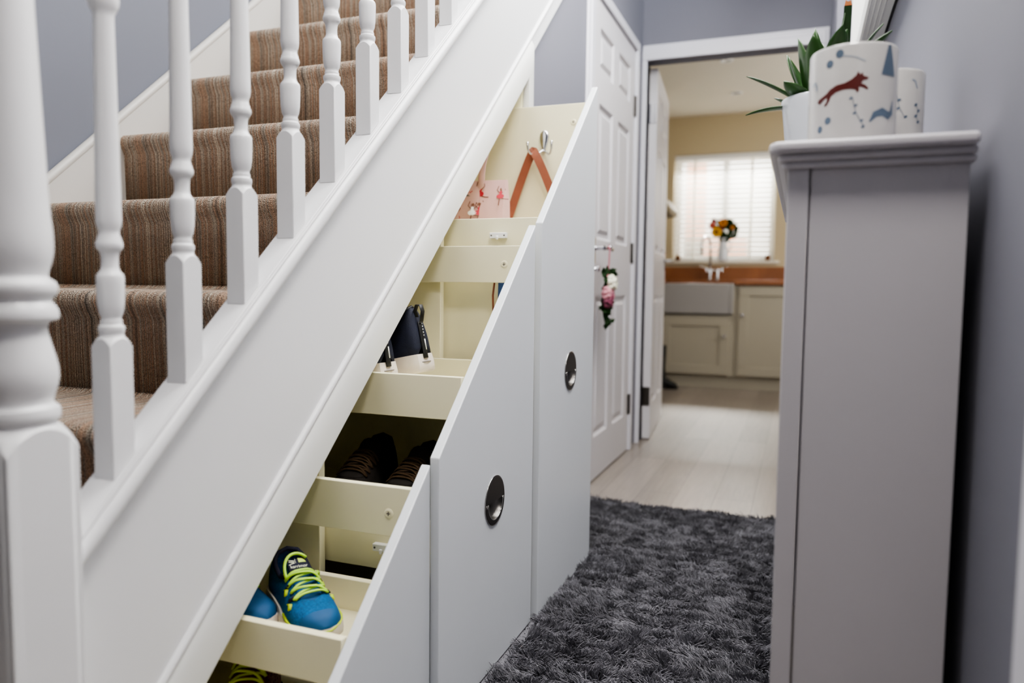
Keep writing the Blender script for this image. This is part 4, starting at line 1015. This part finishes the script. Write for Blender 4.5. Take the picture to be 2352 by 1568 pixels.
for k in range(190):
    a = rnd.uniform(0, 2*PI); rr = rnd.random()**.6
    b = Vector((-.645+.085*rr*math.cos(a), 6.945+rnd.uniform(-.02, .02), 1.355+.075*rr*math.sin(a))); aa = a+rnd.uniform(-.8, .8); d = Vector((math.cos(aa), rnd.uniform(-.4, .2), math.sin(aa))).normalized()*.042; s_ = Vector((-d.z, .004, d.x))*.36
    mb.add([tuple(b), tuple(b+d*.5+s_), tuple(b+d), tuple(b+d*.5-s_)], [(0, 1, 2, 3)])
for k in range(7): mb.tube([(-.665+.004*k-.012, 6.95, 1.262), (-.70+.02*k, 6.945, 1.40)], .0022, 5)
mb.build('leaves', M['leaf_d'], fl)
vb = thing('venetian_blind', 'white venetian blind glowing across the kitchen window', 'blind', (-.675, yb+.05, 2.0))
mb = MB(); ns = 21
for k in range(ns):
    z = 1.125+k*.0430; tl = math.radians(50); w = .024; c_, s_ = math.cos(tl)*w, math.sin(tl)*w
    mb.add([(-1.112, yb+.05-c_, z-s_), (-.241, yb+.05-c_, z-s_), (-1.112, yb+.047, z+.002), (-.241, yb+.047, z+.002), (-1.112, yb+.05+c_, z+s_), (-.241, yb+.05+c_, z+s_)], [(0, 1, 3, 2), (2, 3, 5, 4)])
mb.build('slats', M['slat'], vb, smooth=True)
MB().box(-1.115, -.238, yb+.02, yb+.08, 1.995, 2.038).build('head_rail', M['white'], vb, bevel=.003)
MB().box(-1.112, -.241, yb+.025, yb+.075, 1.090, 1.106).build('bottom_rail', M['white'], vb, bevel=.003)
for x in (-.935, -.44): MB().box(x-.011, x+.011, yb+.021, yb+.0225, 1.10, 2.0).build('ladder_tape', M['slat'], vb)
for x in (-1.065, -.285): MB().lathe([(.012, 0), (.022, .01), (.024, .025), (.016, .045), (.005, .055)], (x, yb-.006, 1.0855), 16).build('cord_weight', M['flower_c'], vb, smooth='auto')
for x, y, lab_ in ((-.529, 5.375, 'round white recessed downlight in the kitchen ceiling nearer the doorway'), (-.532, 6.27, 'round recessed downlight in the kitchen ceiling nearer the window')):
    dl = thing('downlight', lab_, 'ceiling light', (x, y, 2.38), 'kitchen ceiling downlights')
    MB().lathe([(.030, -.001), (.034, -.006), (.046, -.006), (.048, -.001)], (0,0,0), 28, caps=False).build('trim_ring', M['white'], dl, smooth='auto', world=False)
    MB().lathe([(.030, -.002), (.012, -.0035), (.001, -.004)], (0,0,0), 24).build('lamp_face', M['steel'], dl, smooth='auto', world=False)
hd = thing('extractor_hood', 'beige pointed corner of a cooker hood peeping past the open kitchen door', 'hood', (-1.25, 6.35, 1.4))
MB().loft([[(-1.55, 6.10, 1.40), (-1.02, 6.10, 1.44), (-1.02, 6.55, 1.44), (-1.55, 6.55, 1.40)], [(-1.55, 6.10, 1.42), (-1.0, 6.10, 1.475), (-1.0, 6.55, 1.475), (-1.55, 6.55, 1.42)], [(-1.55, 6.16, 1.62), (-1.08, 6.16, 1.58), (-1.08, 6.55, 1.58), (-1.55, 6.55, 1.62)]])  .build('canopy', M['hood'], hd, bevel=.01)
MB().box(-1.50, -1.25, 6.2, 6.5, 1.6, 2.38).build('chimney', M['hood'], hd, bevel=.003)
bo = thing('wellington_boot', 'dark boot standing on the kitchen floor behind the open door', 'boot', (-.985, 6.22, 0))
mb = MB(); rings = []
for (z, cx, rx, ry) in ((.012, .0, .05, .048), (.05, -.005, .052, .048), (.10, -.02, .048, .046), (.18, -.025, .046, .05), (.30, -.025, .052, .055), (.36, -.025, .054, .056)):
    rings.append([(-1.055+cx+rx*math.cos(2*PI*k/18), 6.24+ry*math.sin(2*PI*k/18), z) for k in range(18)])
mb.loft(rings)
rings = []
for (x, rz, ry) in ((-1.05, .085, .045), (-1.01, .068, .044), (-.975, .048, .043), (-.945, .036, .036), (-.93, .018, .02)):
    rings.append([(x, 6.24+ry*math.cos(2*PI*k/16), max(.006, .012+rz*.55+rz*.55*math.sin(2*PI*k/16))) for k in range(16)])
mb.loft(rings); mb.build('boot_body', M['black'], bo, smooth='auto', angle=60)
MB().prism([(-1.105, 6.19), (-.98, 6.195), (-.935, 6.215), (-.925, 6.24), (-.935, 6.265), (-.98, 6.285), (-1.105, 6.29)], .001, .012, 'z').build('boot_sole', M['darksole'], bo)

# ------------------------------------------------------------------ light
def area(name, loc, target, sx, sy, e, col=(1,1,1)):
    l = bpy.data.lights.new(name, 'AREA'); l.shape = 'RECTANGLE'; l.size = sx; l.size_y = sy; l.energy = e; l.color = col
    o = bpy.data.objects.new(name, l); COL.objects.link(o); o.location = loc
    d = Vector(target)-Vector(loc); o.rotation_euler = d.to_track_quat('-Z', 'Y').to_euler()
    return o
area('side_window_daylight', (1.15, 1.85, 3.9), (-.45, 1.65, .35), 2.2, 1.2, 285, (.93, .97, 1))
area('hall_light', (-.18, 2.0, 2.45), (-.18, 2.0, 0), .8, 1.9, 55, (1, .985, .965))
area('hall_end_fill', (-.3, 3.1, 2.6), (-.45, 3.9, 1.5), .5, .5, .4, (1, .98, .96))  # added fill brightening the cupboard door and end wall, not a fitting
area('cabinet_fill', (.02, .58, 2.2), (.05, .75, .0), .3, .3, 13, (1, .95, .90))  # added fill raking down the shoe cabinet's near side, not a ceiling fitting
area('stair_riser_fill', (-1.15, .2, 3.6), (-1.25, 1.6, 1.1), .8, .8, 16, (1, .95, .88))  # unseen fill added above the stairs to brighten the carpeted risers
area('window_daylight', (-.675, 8.1, 3.1), (-.675, 6.9, 1.5), 1.6, 1.2, 2400, (1, .98, .95))
area('garden_daylight', (-.675, 8.0, 4.2), (-.675, 10.5, 1.6), 4.0, 2.0, 900, (1, 1, 1))
area('kitchen_lamp', (-.6, 5.6, 2.33), (-.6, 5.6, 0), 1.4, 1.4, 4, (1, .93, .84))
area('kitchen_ceiling_fill', (1.35, 5.5, 1.5), (-.4, 6.3, 2.4), .8, 1.0, 22, (1, .98, .95))  # unseen fill added to lift the kitchen ceiling and back wall
w = bpy.data.worlds.new('world'); scene.world = w; w.use_nodes = True
w.node_tree.nodes['Background'].inputs[0].default_value = (.86, .92, 1, 1); w.node_tree.nodes['Background'].inputs[1].default_value = .055

scene.view_settings.view_transform = 'AgX'
scene.view_settings.look = 'AgX - Medium High Contrast'
scene.view_settings.exposure = 0.50
scene.cycles.max_bounces = 8; scene.cycles.diffuse_bounces = 5; scene.cycles.use_denoising = True
scene.cycles.sample_clamp_indirect = 6
try: scene.cycles.denoiser = 'OPENIMAGEDENOISE'
except Exception: pass
